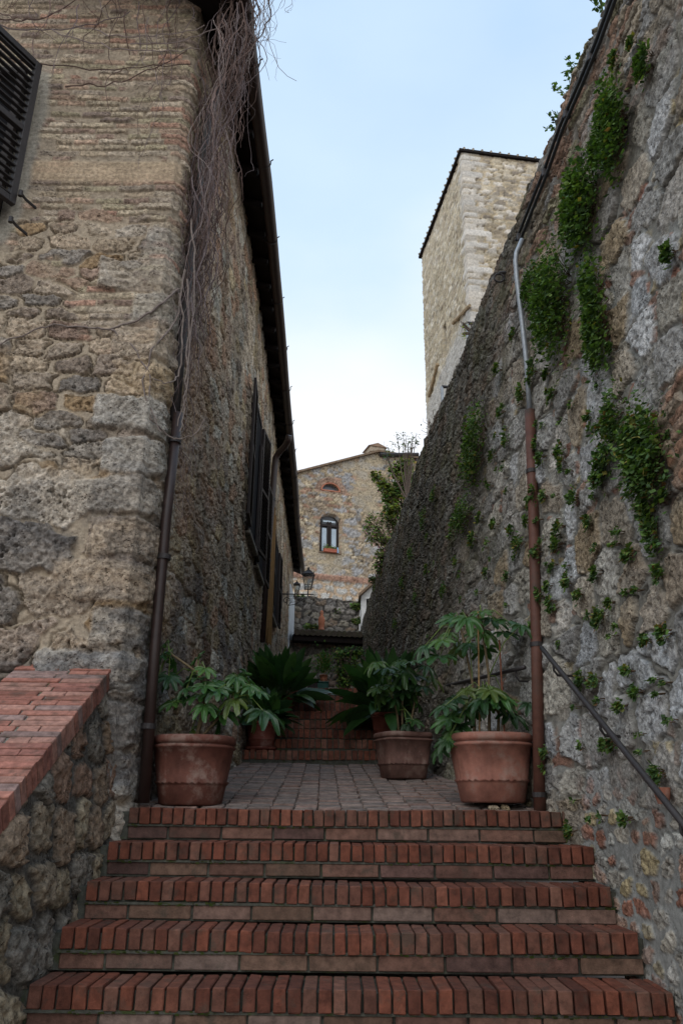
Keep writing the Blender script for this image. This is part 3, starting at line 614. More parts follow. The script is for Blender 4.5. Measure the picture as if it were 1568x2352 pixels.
def place_tuft(px_, py_, rx, ry, n, label, group=None, ls=.022, name='wall_plant', dry=.05):
    q = on_rwall(px_, py_, .035); dist = np.linalg.norm(q); zc = q@Fv
    # the wall runs away from us: pixel width covers wall length foreshortened
    q2 = on_rwall(px_+rx, py_, 0); a = max(.05, abs(q2[1]-q[1])*.8); b = ry*zc/FP
    a = min(a, b*1.6+.05)*.84; b *= .84; n = int(n*1.3)
    t_ = thing(name, label, 'plant', q, group)
    m, tw = tuft_mesh(a, b, n, int(px_*7+py_), ls, dry); 
    for mm, nm, mt in ((m, 'leaves', M_TUFT), (tw, 'stems', M_BARK)):
        o = obj(nm, mm.v, mm.f, mt, None, mm.c, loc=(0, 0, 0)); o.parent = t_
big = [(1432, 292, 38, 100, 2600, 'large bushy green wall plant below the cables, highest of the big clumps'),
       (1392, 345, 22, 45, 500, 'loose green plant wedged left of the highest big clump'),
       (1362, 470, 52, 92, 2800, 'large dense dark green wall plant under the highest clump'),
       (1300, 690, 52, 130, 3000, 'long trailing green wall plant spreading left at upper wall level'),
       (1240, 655, 28, 40, 700, 'green tuft at the left tip of the long trailing plant'),
       (1395, 720, 36, 130, 2200, 'narrow hanging green wall plant right of the long trailing one'),
       (1112, 1020, 48, 62, 1500, 'round green wall plant on the dark wall left of the red pipe'),
       (1085, 1180, 30, 48, 700, 'drooping green wall plant just below the round one'),
       (1512, 1040, 56, 100, 2600, 'large dark green wall plant below the broken brick arch at right'),
       (1515, 1190, 22, 70, 600, 'thin green trail hanging below the large arch plant'),
       (1430, 960, 30, 60, 800, 'green and yellow wall plant left of the arch plant'),
       (1405, 1060, 32, 45, 500, 'sparse yellowing wall plant between pipe and arch plant'),
       (1560, 580, 16, 30, 300, 'grey green weed at the right edge high on the wall'),
       (1500, 150, 24, 45, 450, 'thin green weed near the wall top beside the cables')]
for a in big: place_tuft(*a, ls=.026 if a[2] > 30 else .022, dry=.02 if a[1] < 800 else .07)
small = [(1370, 958), (1282, 905), (1212, 905), (1238, 855), (1155, 850), (1165, 945), (1248, 1015), (1255, 1050), (1302, 1040), (1305, 1070), (1333, 1145), (1370, 1195), (1300, 1210), (1296, 1250),
         (1240, 1150), (1225, 1190), (1265, 1140), (1248, 1270), (1190, 1215), (1148, 1205), (1115, 1190), (1180, 1325), (1030, 1360), (965, 1370), (985, 1200), (955, 1270), (935, 1340), (1052, 1215), (1100, 1240), (990, 1310), (1130, 1310),
         (1320, 1325), (1385, 1320), (1255, 1370), (1280, 1380), (1348, 1365), (1420, 1385), (1535, 1310), (1545, 1450), (1460, 1540), (1350, 1565), (1385, 1560), (1505, 1475), (1395, 1415), (1470, 1270), (1500, 1100), (1240, 1440), (1275, 1345), (1405, 1710), (1425, 1712), (1265, 1730), (1262, 1760), (1530, 1775), (1455, 1880), (1445, 1620), (1325, 1905), (1480, 1590), (1175, 1010), (1145, 1040), (1205, 1250), (1470, 100), (1430, 140), (1385, 830), (1420, 800), (1270, 860), (1550, 1130), (1192, 775), (1010, 1130), (1060, 1290), (920, 1430)]
r_t = random.Random(404)
tiny = [(r_t.uniform(1245, 1560), r_t.uniform(880, 1900)) for _ in range(62)]+[(r_t.uniform(960, 1200), r_t.uniform(1000, 1480)) for _ in range(26)]
tiny = [(a, b) for a, b in tiny if b > 2100-a*1.0 and not (1400 < a and b > 1780)]
for x_, y_ in tiny:
    s_ = r_t.uniform(.6, 1.2); d_ = x_ < 1225
    place_tuft(x_, y_, 6*s_, 8*s_, int(38*s_), 'tiny green sprig in a joint of the '+('dark weathered wall left of the red drainpipe' if d_ else 'grey wall right of the red drainpipe'), 'tiny sprigs on the '+('dark wall left of the drainpipe' if d_ else 'grey wall right of the drainpipe'), ls=.018, dry=.04)
def bucket(x_, y_):
    if x_ < 1225: return ('small green weed tuft on the dark weathered wall left of the red drainpipe', 'weeds on the dark wall left of the red drainpipe')
    if y_ < 1000: return ('small green weed tuft on the upper wall right of the red drainpipe top', 'weeds on the upper wall right of the drainpipe')
    if y_ < 1480: return ('small green weed tuft on grey wall right of the drainpipe, above the handrail', 'weeds on the middle wall right of the drainpipe')
    return ('small green weed tuft low on the right wall beside the sloping handrail', 'weeds low on the wall by the handrail')
for x_, y_ in small:
    lb, gp = bucket(x_, y_); s_ = rnd.uniform(.7, 1.3)
    place_tuft(x_, y_, 12*s_, 16*s_, int(150*s_), lb, gp, ls=.022, dry=.12)
# weeds standing on the coping against the sky
for x_, y_, h_, lb in ((1292, 215, .28, 'leggy green weed on the wall top against the sky, above the tower'), (1270, 280, .12, 'short dark weed on the wall top right of the tower roof'), (1376, 25, .3, 'green weed at the very top of the wall near the frame edge'), (1318, 160, .2, 'thin flowering weed stem on the wall edge against the sky')):
    q = P(x_+10, y_+14, Z=4.95); t_ = thing('coping_weed', lb, 'plant', q); m = MB(); tw = MB()
    for k in range(5):
        e_ = np.array([rnd.uniform(-.12, .05), rnd.uniform(-.1, .1), h_*rnd.uniform(.5, 1)]); tw.tube([(0, 0, -.08), e_*.5+np.array([.02, 0, 0]), e_], [.004, .003, .002], 4, (.06, .1, .03))
        for j in range(8): leafquad(m, e_*rnd.uniform(.4, 1), np.array([rnd.uniform(-1, 1), rnd.uniform(-1, 1), rnd.uniform(-.2, .6)]), np.array([0, -.5, 1.]), .035, .03, rnd.choice(GRN))
    for mm, nm, mt in ((m, 'leaves', M_TUFT), (tw, 'stems', M_BARK)): o = obj(nm, mm.v, mm.f, mt, None, mm.c, loc=(0, 0, 0)); o.parent = t_

# ------------------------------------------------------------------ pots
def pot(name, label, c, h, rt, rb, ex=2., rot=0., col=(.40, .16, .10), group=None, wave=True, saucer=False):
    o = thing(name, label, 'plant pot', c, group); m = MB(); n = 72
    band = .30*h
    pr = [(rb*.2, .0), (rb-.012, 0), (rb, .012), (rb+(rt-rb)*.27, band-.012), (rb+(rt-rb)*.28+.004, band), (rb+(rt-rb)*.29+.013, band+.006), (rb+(rt-rb)*.30+.002, band+.014), (rb+(rt-rb)*.8, h*.80), (rb+(rt-rb)*.8+.012, h*.815), (rb+(rt-rb)*.82+.014, h*.84), (rb+(rt-rb)*.84+.004, h*.855), (rt-.022, h*.875), (rt-.006, h*.885), (rt, h*.92), (rt-.002, h*.97), (rt-.014, h), (rt-.035, h-.004), (rt-.045, h-.05), (rt-.06, h-.07)]
    m.lathe(pr, c, n, col, ex, (5, .007, 30) if wave else None, rot); m.out('pot_body', M_TERRA, o, True)
    m = MB(); m.lathe([(rt-.04, h-.05), (.001, h-.035)], c, n, (.03, .02, .015), ex, None, rot); m.out('soil', M_SOIL, o)
    if saucer: m = MB(); m.lathe([(.01, -.022), (rb+.03, -.022), (rb+.055, .012), (rb+.045, .012), (rb+.02, -.008), (.01, -.01)], c, 40, col); m.out('saucer', M_TERRA, o, True)
    return o
def gz(Y): return -.024+.1205*(Y-5.35)
cL = np.array([*P(437, 1850, Y=5.53)[:2], gz(5.5)-.005]); pot('terracotta_pot', 'large dark terracotta pot on the landing left, holding the spreading fatsia', cL, .435, .277, .205, 2.3, col=(.125, .048, .034))
cR = np.array([*P(1131, 1845, Y=5.53)[:2], gz(5.5)+.03]); pot('terracotta_pot', 'large light terracotta pot propped on stones by the right wall', cR, .435, .277, .205, 2.5, .1, col=(.25, .108, .078))
cM = np.array([*P(926, 1780, Y=7.45)[:2], gz(7.45)-.005]); pot('terracotta_pot', 'squarish weathered terracotta pot standing back on the landing right of centre', cM, .40, .235, .175, 4.5, .35, col=(.14, .075, .06))
zr1 = .43+.139
cA = np.array([*P(600, 1700, Y=9.28)[:2], zr1+.025]); pot('plastic_pot', 'small red pot on a saucer on the left of the lowest upper step', cA, .29, .185, .135, col=(.17, .05, .035), wave=False, saucer=True)
cB = np.array([*P(890, 1690, Y=9.5)[:2], zr1+.16]); pot('plastic_pot', 'red pot half hidden behind the squarish pot, holding the big aspidistra', cB, .29, .2, .145, col=(.18, .055, .038), wave=False)
cC = np.array([*P(640, 1640, Y=10.25)[:2], .43+.139*4+.01]); pot('plastic_pot', 'dark pot hidden in leaves further up the left side of the steps', cC, .29, .18, .135, col=(.22, .07, .045), wave=False)
for k, (dx, dy, s_) in enumerate(((-.03, -.17, .028), (.05, -.15, .022))):
    m = MB(); m.box((cR[0]+dx, cR[1]+dy, gz(cR[1]+dy)+.012), (s_*2.4, s_*2, .04), rnd.choice([(.4, .32, .2), (.33, .27, .19)]), bev=.012, jit=.005); o = m.out('wedge_stone', M_STONE, None, loc=(cR[0]+dx, cR[1]+dy, gz(cR[1]+dy)))
    tag(o, ('pale flat wedge stone under the light terracotta pot', 'smaller brown wedge stone under the light terracotta pot')[k], 'stone')

# ------------------------------------------------------------------ fatsia (palmate leaves) and aspidistra (strap leaves)
def frame(d, up):
    d = d/np.linalg.norm(d); s_ = np.cross(d, up); s_ /= np.linalg.norm(s_)+1e-9; return d, s_, np.cross(s_, d)
def fatsia_leaf(m, p, d, n, R_, col, r):
    """p: where petiole meets blade; d: tip direction; n: upper side"""
    d, s_, n = frame(d, n); L_ = 9 if R_ > .1 else 7; V = [p]; rings = 4; K = L_*6; span = math.radians(300); dr = r.uniform(.1, .75)
    lens = [1-.45*abs((i-(L_-1)/2)/((L_-1)/2))**1.3 for i in range(L_)]
    for j in range(1, rings+1):
        f = j/rings
        for k in range(K+1):
            t = k/K; a = (t-.5)*span; q = t*(L_-1); i0 = int(min(L_-1, round(q))); ph_ = abs(q-i0)*2      # 0 tip, 1 notch
            rr = R_*lens[i0]*(1-.50*ph_**1.9)*(1+.045*math.sin(q*25))
            rr *= f; fold = (.10*(ph_)*f-.0)*R_; z_ = fold-dr*R_*(rr/R_)**2+.02*R_*math.sin(a*13+f*5)
            V.append(p+d*math.cos(a)*rr+s_*math.sin(a)*rr+n*z_)
    Fs = [(0, 1+k, 2+k) for k in range(K)]
    for j in range(rings-1):
        o_ = 1+j*(K+1); Fs += [(o_+k, o_+K+1+k, o_+K+2+k, o_+k+1) for k in range(K)]
    cc = [tuple(c*1.25 for c in col)]+[col]*(len(V)-1)
    m.add(V, Fs, cc)
FG = [(.030, .085, .022), (.038, .105, .025), (.05, .13, .03), (.025, .07, .022), (.07, .15, .03)]
def fatsia(label, base, stems, leaves, R_, seed, group=None, tint=1., depth=.22):
    r = random.Random(seed); o = thing('fatsia_plant', label, 'plant', base, group); sm_ = MB(); heads = []
    for s_ in stems:
        pts = [np.array(q, float) for q in s_]; sm_ = MB(); sm_.tube(pts, np.linspace(.012, .008, len(pts)), 7, (.16, .12, .07)); heads += [pts[-1], pts[-1], pts[len(pts)//2]]; sm_.out('stem', M_BARK, o, True)
    pm = MB(); lm_ = MB()
    for L0 in leaves:
        px_, py_ = L0[:2]; yy_ = base[1]+r.uniform(-depth, depth*.6); c = P(px_, py_, Y=yy_)
        hd = min(heads, key=lambda h_: np.linalg.norm((h_-c)*np.array([1, 1, .8]))+r.uniform(0, .1)); v = c-hd; v[2] = 0
        hn = np.linalg.norm(v)+1e-6; d = v/hn*.9+np.array([0, -.35, -.55+r.uniform(-.25, .3)]); n = np.array([v[0]/hn*.35+r.uniform(-.15, .15), -.55+r.uniform(-.2, .2), 1.])
        rr = R_*r.uniform(.75, 1.15)*(L0[2] if len(L0) > 2 else 1); c0 = c-d/np.linalg.norm(d)*rr*.35
        cl = r.choice(FG); k = r.uniform(.8, 1.2)*tint
        if r.random() < .10: cl = (.10, .15, .03)
        fatsia_leaf(lm_, c0, d, n, rr, tuple(q*k for q in cl), r)
        mid = (hd+c0)/2+np.array([0, 0, .06]); pm.tube([hd, mid, c0], [.005, .004, .003], 5, (.14, .2, .05))
    lm_.add(pm.v, pm.f, pm.c); lm_.out('leaves', M_LEAF, o)
    return o
top = lambda c, h: np.array([c[0], c[1], c[2]+h])
sL = top(cL, .38)
fatsia('spreading glossy fatsia in the dark left terracotta pot', sL,
       [[sL, sL+(.02, .02, .15), P(470, 1600, Y=5.5)], [sL, sL+(.12, -.02, .14), P(540, 1600, Y=5.45)], [sL, P(480, 1600, Y=5.5), P(455, 1545, Y=5.5), P(390, 1500, Y=5.45)]],
       [(372, 1482, .7), (365, 1510), (400, 1530), (445, 1520), (475, 1540), (375, 1575), (360, 1555, .8), (430, 1565), (505, 1575), (540, 1570), (575, 1565), (600, 1590), (450, 1600), (410, 1600), (520, 1640, 1.2), (500, 1660), (565, 1620, 1.2), (620, 1640, 1.3), (590, 1635, 1.2), (490, 1590), (430, 1690, .8), (555, 1590), (385, 1620), (470, 1625), (395, 1560), (530, 1610), (420, 1585), (560, 1575), (340, 1600, .8), (450, 1560), (515, 1595), (470, 1580), (545, 1560), (585, 1580)], .135, 5, tint=.85)
sR = top(cR, .38)
cane = [[sR+(-.1, 0, 0), sR+(-.09, .03, .4), P(1055, 1430, Y=5.62)], [sR+(.0, 0, 0), sR+(.02, 0, .45), P(1103, 1412, Y=5.6)], [sR+(.06, .03, 0), sR+(.08, .03, .2), P(1110, 1590, Y=5.5)]]
fatsia('tall fatsia on bare canes in the light right terracotta pot', sR, cane,
       [(1035, 1615), (1060, 1590), (1012, 1625), (1020, 1660), (1082, 1640), (1110, 1610), (1150, 1600), (1222, 1622), (1185, 1645), (1095, 1590), (1005, 1725, .8), (1045, 1675), (1020, 1705), (1160, 1625), (1130, 1590),
        (968, 1488, 1.05), (1022, 1455), (1000, 1510, 1.1), (1072, 1480), (1124, 1455), (1108, 1500), (1167, 1455), (1180, 1430), (1105, 1408), (1029, 1425), (1075, 1425), (1140, 1425), (1040, 1500), (1205, 1440, .8), (1090, 1615), (1050, 1635), (1135, 1610), (1170, 1600), (1025, 1690), (1010, 1475), (1090, 1455)], .15, 9, tint=.82)
m = MB(); m.tube([sR+(-.07, -.02, 0), P(1097, 1405, Y=5.5)], .006, 6, (.35, .22, .1)); m.tube([sR+(.1, -.02, 0), P(1146, 1470, Y=5.55)], .006, 6, (.2, .08, .05)); o = m.out('plant_stakes', M_BARK, None, loc=sR); tag(o, 'two thin canes staking the tall fatsia in the right pot', 'stakes')
sM = top(cM, .35)
fatsia('dark leafy fatsia in the squarish pot at the back of the landing', sM, [[sM, sM+(.0, .03, .3), P(925, 1590, Y=7.45)], [sM+(-.03, 0, 0), sM+(-.05, 0, .25), P(900, 1600, Y=7.4)], [sM+(.04, 0, 0), sM+(.1, 0, .25), P(955, 1600, Y=7.45)]],
       [(857, 1525), (884, 1535), (907, 1525), (927, 1545), (874, 1560), (900, 1576), (857, 1585), (923, 1590), (887, 1605), (943, 1521), (973, 1580), (986, 1533), (933, 1560), (868, 1605), (945, 1600), (915, 1610), (1000, 1560), (960, 1555), (935, 1668, .7), (895, 1550), (965, 1620), (955, 1660, .7)], .17, 13, tint=.62, depth=.25)
def strap_plant(label, base, n, L_, seed, tint=1., lean=(0, 0), name='aspidistra_plant', w0=.072):
    r = random.Random(seed); o = thing(name, label, 'plant', base); m = MB(); pm = MB()
    for k in range(n):
        az = r.uniform(0, 2*math.pi); el = math.radians(r.choice([80, 72, 62, 52, 40, 25, 8])+r.uniform(-8, 8)); l = L_*r.uniform(.75, 1.15)
        d = np.array([math.cos(az)*math.cos(el)+lean[0], math.sin(az)*math.cos(el)+lean[1], math.sin(el)]); d /= np.linalg.norm(d)
        p = np.array(base)+np.array([math.cos(az), math.sin(az), 0])*r.uniform(0, .08); pts = []; v = d.copy(); pet = .28; r_d = r.uniform(.03, .14)
        st = 10; s_ = np.cross(d, (0, 0, 1.)); s_ /= np.linalg.norm(s_)+1e-9; tw_ = r.uniform(-1.1, 1.1); s_ = s_*math.cos(tw_)+np.cross(d, s_)*math.sin(tw_)
        V = []; cl = r.choice([(.022, .06, .018), (.03, .08, .02), (.02, .05, .018), (.045, .10, .025)]); q_ = r.uniform(.8, 1.2)*tint
        for j in range(st+1):
            f = j/st; pts.append(p.copy())
            if f >= pet-.01:
                g_ = (f-pet)/(1-pet); w_ = w0*(math.sin(math.pi*min(1, g_**.8)))**.7+.001; nn_ = np.cross(s_, v)
                V += [p-s_*w_+nn_*w_*.3, p.copy(), p+s_*w_+nn_*w_*.3]
            p = p+v*l/st; v = v+np.array([0, 0, -r_d*(1-abs(v[2])*.5)]); v /= np.linalg.norm(v)
        rows = len(V)//3; m.add(V, [(3*i+a, 3*i+a+1, 3*i+a+4, 3*i+a+3) for i in range(rows-1) for a in (0, 1)], tuple(c*q_ for c in cl))
        pm.tube(pts[:4], .004, 4, (.05, .09, .03))
    m.add(pm.v, pm.f, pm.c); m.out('leaves', M_LEAF, o, True); return o
strap_plant('dark strap leaved aspidistra in the small red pot on the left', top(cA, .26), 95, .42, 3, 1.1)
strap_plant('aspidistra higher up the left steps against the house wall', top(cC, .26), 130, .64, 4, 1.15, (-.12, 0))
strap_plant('broad aspidistra with upright blades by the right wall', top(cB, .27), 140, .74, 6, 1.1, (.03, 0), w0=.078)

# ------------------------------------------------------------------ bare creeper hanging over the left house corner
cr = thing('bare_creeper', 'leafless creeper with tangled stems hanging over the left house corner', 'creeper', (-1.2, 5.2, 2.6))
def strand(m, p, length, r0, r, pull, kink=.2, seg=.055, col=(.2, .15, .13), branch=.12, depth=0):
    p = np.array(p, float); d = np.array([r.uniform(-.3, .3), r.uniform(-.2, .2), -1.]); pts = [p.copy()]; n = max(4, int(length/seg))
    for i in range(n):
        d = d+np.array([r.gauss(0, kink), r.gauss(0, kink*.6), r.gauss(0, kink*.6)-.18]); tgt = pull(p)
        d = d+(tgt-p)*np.array([.9, .9, 0]); d /= np.linalg.norm(d); p = p+d*seg*r.uniform(.7, 1.3); pts.append(p.copy())
        if depth < 2 and r.random() < branch: strand(m, p, length*r.uniform(.08, .3), r0*.6, r, pull, kink*1.4, seg*.7, col, branch*.6, depth+1)
    m.tube(pts, np.linspace(r0, r0*.45, len(pts)), 4, col)
CL = [(.24, .17, .15), (.15, .10, .085), (.33, .27, .25), (.10, .065, .055), (.2, .16, .16), (.12, .08, .07)]
r = random.Random(21); m = MB()
bz_ = [7.2, 6.6, 6.0, 5.4, 4.8, 4.2, 3.6, 2.6]; bx_ = [-.92, -.95, -.99, -1.04, -1.10, -1.16, -1.18, -1.2]; by_ = [5.0, 5.0, 5.05, 5.1, 5.15, 5.18, 5.2, 5.2]
for k in range(84):
    ox = r.gauss(0, .09); oy = r.gauss(0, .09)
    def pull(p, ox=ox, oy=oy): s_ = np.interp(p[2], [3.5, 6.5], [.55, 1.]); return np.array([np.interp(p[2], bz_[::-1], bx_[::-1])+ox*s_, np.interp(p[2], bz_[::-1], by_[::-1])+oy*s_, p[2]])
    z0 = r.uniform(6.3, 7.2); strand(m, (np.interp(z0, bz_[::-1], bx_[::-1])+ox*1.3, 5.0+oy, z0), abs(r.gauss(1.2, .8))+.3, r.uniform(.0028, .007), r, pull, col=r.choice(CL))
for k in range(95):      # on the side wall face, flatter
    Y0 = 5.2+abs(r.gauss(0, .35)); ox = r.uniform(.02, .07)
    def pull(p, Y0=Y0, ox=ox): return np.array([wallx(p[1])+ox, Y0, p[2]])
    strand(m, (wallx(Y0)+.05, Y0, r.uniform(4.6, 6.8)), r.uniform(.8, 3.0), r.uniform(.003, .0058), r, pull, .18, col=r.choice(CL))
m.out('hanging_stems', M_BARK, cr)
m = MB()
for k in range(24):      # over the front face
    x0 = r.uniform(-3.2, -1.35)
    def pull(p, x0=x0): return np.array([x0, 4.98, p[2]])
    strand(m, (x0, 4.97, r.uniform(6.5, 7.4)), r.uniform(.3, 1.6)*(1.4 if x0 > -2.0 else .8), r.uniform(.003, .006), r, pull, .22, col=r.choice(CL))
for a, b in (((0, 130), (440, 140)), ((0, 60), (300, 25)), ((120, 70), (460, 110)), ((150, 200), (430, 115)), ((0, 30), (160, 8)), ((0, 45), (190, -10)), ((170, 60), (470, 60)), ((300, 100), (560, 30))):
    pts = [P(a[0]+(b[0]-a[0])*t, a[1]+(b[1]-a[1])*t+25*math.sin(t*3.1)+r.gauss(0, 2.5), Y=4.95+r.gauss(0, .004)) for t in np.linspace(0, 1, 16)]
    m.tube(pts, np.linspace(.006, .004, 16), 5, r.choice(CL))
m.out('trailing_stems', M_BARK, cr)
m = MB()
for a in ([(410, 665), (370, 695), (320, 735), (250, 757), (200, 752), (125, 744), (60, 765), (0, 790), (-60, 830)], [(405, 660), (420, 700), (418, 800), (410, 860), (395, 880), (350, 872)], [(430, 640), (436, 740), (428, 850), (424, 940), (416, 990)], [(425, 620), (410, 730), (350, 800), (330, 880), (345, 960), (400, 1010), (450, 1000), (470, 960)], [(255, 757), (300, 790), (345, 860), (342, 930), (370, 990)], [(440, 500), (450, 620), (440, 760), (430, 900), (408, 980)]):
    pts = [P(x_, y_, Y=5.02 if x_ < 400 else 5.14) for x_, y_ in a]; k = len(pts); ti = np.linspace(0, k-1, k*4); pts = np.stack([np.interp(ti, range(k), [q[j] for q in pts]) for j in range(3)], 1)+np.array([[r.gauss(0, .006) for _ in range(3)] for _ in ti])
    m.tube(pts, np.linspace(.011 if a[0][0] == 410 else .008, .004, len(pts)), 6, (.22, .18, .16))
m.out('main_stem', M_BARK, cr)
m = MB()
for k in range(11):      # loose ends beyond the gutter, against the sky
    x0 = -.70+r.uniform(-.02, .12)
    def pull(p, x0=x0): return np.array([x0+.03*(6.9-p[2]), 4.85, p[2]])
    strand(m, (x0, 4.8, r.uniform(6.5, 7.1)), r.uniform(.4, 1.15), .003, r, pull, .4, col=(.2, .16, .15))
m.tube([P(608, 60, Y=4.9), P(622, 110, Y=4.9), P(640, 155, Y=4.9), P(660, 175, Y=4.9), P(681, 186, Y=4.9)], .0025, 4, (.2, .16, .15)); m.out('loose_twigs', M_BARK, cr)

# ------------------------------------------------------------------ tower
tw0 = P(1060, 352, Y=18.); az = math.atan2(1, -.151); ud = np.array([math.cos(az), math.sin(az), 0]); vd = np.array([math.sin(az), -math.cos(az), 0]); TZ = tw0[2]; TW = 4.75
tower = thing('stone_tower', 'square pale stone tower with tiled roof rising behind the right wall', 'tower', (tw0[0]+1.8, tw0[1]+2.6, 0))
TP = [(.36, .30, .22), (.46, .40, .31), (.54, .49, .42), (.31, .26, .20), (.49, .42, .31), (.34, .29, .23), (.57, .52, .45)]
cols_ = []; vs2 = []
path = []
for t in np.arange(TW, 0, -.055): path.append((tw0[:2]+ud[:2]*t, -vd[:2]))
path.append((tw0[:2]+0.*ud[:2], (-vd[:2]-ud[:2])/1.41))
for t in np.arange(.055, TW, .055): path.append((tw0[:2]+vd[:2]*t, -ud[:2]))
pp_ = np.array([p[0] for p in path]); nn2 = np.array([p[1] for p in path]); s_ = np.r_[0, np.cumsum(np.linalg.norm(np.diff(pp_, axis=0), axis=1))]; zt = np.arange(0, TZ+.04, .05)
S, T = np.meshgrid(s_, zt, indexing='ij'); SC = S-TW
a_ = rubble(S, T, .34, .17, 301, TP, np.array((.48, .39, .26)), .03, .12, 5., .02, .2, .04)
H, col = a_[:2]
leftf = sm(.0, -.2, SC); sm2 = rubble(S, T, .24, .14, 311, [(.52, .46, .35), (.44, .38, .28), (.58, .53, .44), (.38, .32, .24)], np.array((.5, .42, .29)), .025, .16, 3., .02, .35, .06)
H, col = blend((H, col), sm2[:2], leftf)
up_ = sm(TZ-2.2, TZ-1.6, T+.4*(fbm(S*2, T*2, 2, 5)-.5)); col = mixc(col, col*1.12+.03, up_*.7)
qi = np.floor(T/.21); qf = T/.21-qi; ql = np.where(qi % 2 == 0, .62, .34)*(.8+.4*h2(qi, qi*0, 5)); qe = np.minimum(np.minimum(qf, 1-qf)*.21, ql-np.abs(SC)*np.where(SC < 0, 1.6, 1.)); qm = sm(.0, .03, qe); qc = pal(h2(qi, qi*0+1, 9), [(.58, .53, .46), (.62, .58, .52), (.54, .49, .42)]); H = H*(1-qm)+qm*.035; col = mixc(col, qc, qm)
nrm_ = np.array([-vd[0], -vd[1], 0]); lp = []
for px_, py_ in ((1078, 700), (985, 925)): rr = ray(px_, py_); q = rr*((tw0@nrm_)/(rr@nrm_)); lp.append((-((q-tw0)@ud), q[2]))
lowg = sm(.15, -.15, T-np.interp(-SC, [-lp[0][0], -lp[1][0]], [lp[0][1], lp[1][1]])+.3*(fbm(S*2, T*2, 3, 9)-.5))*sm(.1, -.1, SC); col = mixc(col, np.broadcast_to(np.array((.46, .45, .43)), col.shape)*(.8+.4*fbm(S*5, T*5, 3, 6))[..., None], lowg*.75)
slot = (np.abs(S-(TW-2.45)) < .13) & (np.abs(T-(TZ-4.9)) < .55); H = np.where(slot, -.35, H); col = np.where(slot[..., None], .12, col)
obj('wall', np.stack([pp_[:, 0:1]+nn2[:, 0:1]*H, pp_[:, 1:2]+nn2[:, 1:2]*H, T], -1), grid_faces(len(path), len(zt)), M_TOWER, tower, col*1.06)
ct_ = tw0[:2]+ud[:2]*TW/2+vd[:2]*TW/2; o_ = TW/2+.10
cs = [ct_+ud[:2]*a*o_+vd[:2]*b*o_ for a, b in ((-1, -1), (1, -1), (1, 1), (-1, 1))]
m = MB(); m.add([(*c, TZ+.0) for c in cs]+[(*c, TZ+.09) for c in cs]+[(*ct_, TZ+1.15)], [(3, 2, 1, 0), (0, 1, 5, 4), (1, 2, 6, 5), (2, 3, 7, 6), (3, 0, 4, 7), (4, 5, 8), (5, 6, 8), (6, 7, 8), (7, 4, 8)])
tr_ = m.out('roof', M_SOFFIT, tower); m = MB()
for i in range(4):
    a, b = cs[i], cs[(i+1) % 4]; n_ = 18
    for k in range(n_):
        q = a+(b-a)*(k+.5)/n_; inn = ct_-(a+b)/2; inn = inn/np.linalg.norm(inn); top_h = 1.0*(1-abs((k+.5)/n_-.5)*2)
        e_ = q+inn*(.2+2.3*(1-abs((k+.5)/n_-.5)*2)); m.tube([(*(q-inn*.03), TZ+.08), (*e_, TZ+.13+1.05*(.2+2.3*(1-abs((k+.5)/n_-.5)*2)-.15)/2.5)], .036, 8, (1, 1, 1))
m.out('roof_tiles', mat('pale_tile', (.42, .37, .29), .9, .3, 10, .4, 40), tr_)
for a, b, wd in (((1078, 700), (1040, 742), .5), ((1004, 835), (984, 912), .6)):
    dd = []
    for px_, py_ in (a, b):
        rr = ray(px_, py_); nrm = np.array([-vd[0], -vd[1], 0]); t = (tw0@nrm+.06)/(rr@nrm); dd.append(rr*t)
    m = MB(); dv = dd[1]-dd[0]; m.tube([dd[0]+dv*t+np.array([0, 0, rnd.uniform(-.03, .03)]) for t in np.linspace(0, 1, 9)], [.035+rnd.uniform(0, .03) for _ in range(9)], 6, (.40, .30, .19)); m.out('old_roof_ledge', M_TOWER, tower)

# ------------------------------------------------------------------ far house closing the alley
fc = P(758, 1225, Y=34.); fd = np.array([3.1, 1., 0]); fd /= np.linalg.norm(fd); fn = np.array([fd[1], -fd[0], 0])
def onf(px_, py_, off=0.):
    rr = ray(px_, py_); t = (fc@fn+off)/(rr@fn); q = rr*t; return q
def fst(q): return (q-fc)@fd, q[2]
fh = thing('stone_house', 'ochre stone gabled house with arched window closing the far end', 'house', (fc[0], fc[1], 2.))
s0 = -4.5; s1 = 7.5; sg = np.arange(s0, s1, .045); ztop = lambda s__: np.interp(s__, [fst(onf(600, 1107))[0], fst(onf(690, 1086))[0], fst(onf(868, 1040))[0], 7.5], [onf(600, 1107)[2], onf(690, 1086)[2], onf(868, 1040)[2], onf(868, 1040)[2]-.15])
tq = np.linspace(0, 1, 230); zt_ = ztop(sg); T = 2+(zt_-2)[:, None]*tq[None]; S = np.broadcast_to(sg[:, None], T.shape)
FH = [(.50, .40, .27), (.42, .33, .24), (.54, .45, .32), (.43, .27, .19), (.38, .34, .29), (.52, .41, .26), (.36, .35, .34), (.48, .39, .29), (.33, .27, .21)]
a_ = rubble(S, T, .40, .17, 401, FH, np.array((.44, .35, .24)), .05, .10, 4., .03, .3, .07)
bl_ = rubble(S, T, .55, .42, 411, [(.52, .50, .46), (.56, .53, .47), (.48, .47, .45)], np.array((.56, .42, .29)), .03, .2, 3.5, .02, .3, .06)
bandz = fst(onf(775, 1329))[1]
H, col = blend(a_[:2], bl_[:2], sm(bandz, bandz-.1, T)); sc2 = rubble(S, T, .9, .6, 421, [(.46, .46, .46), (.42, .42, .43)], np.array((.5, .5, .5)), .03, .35, 2.5, .02, .3, .2)
gm = sc2[2]*sm(.52, .6, fbm(S*.9, T*.9, 3, 430)); col = mixc(col, sc2[1], gm*.8*sm(bandz, bandz+.2, T))
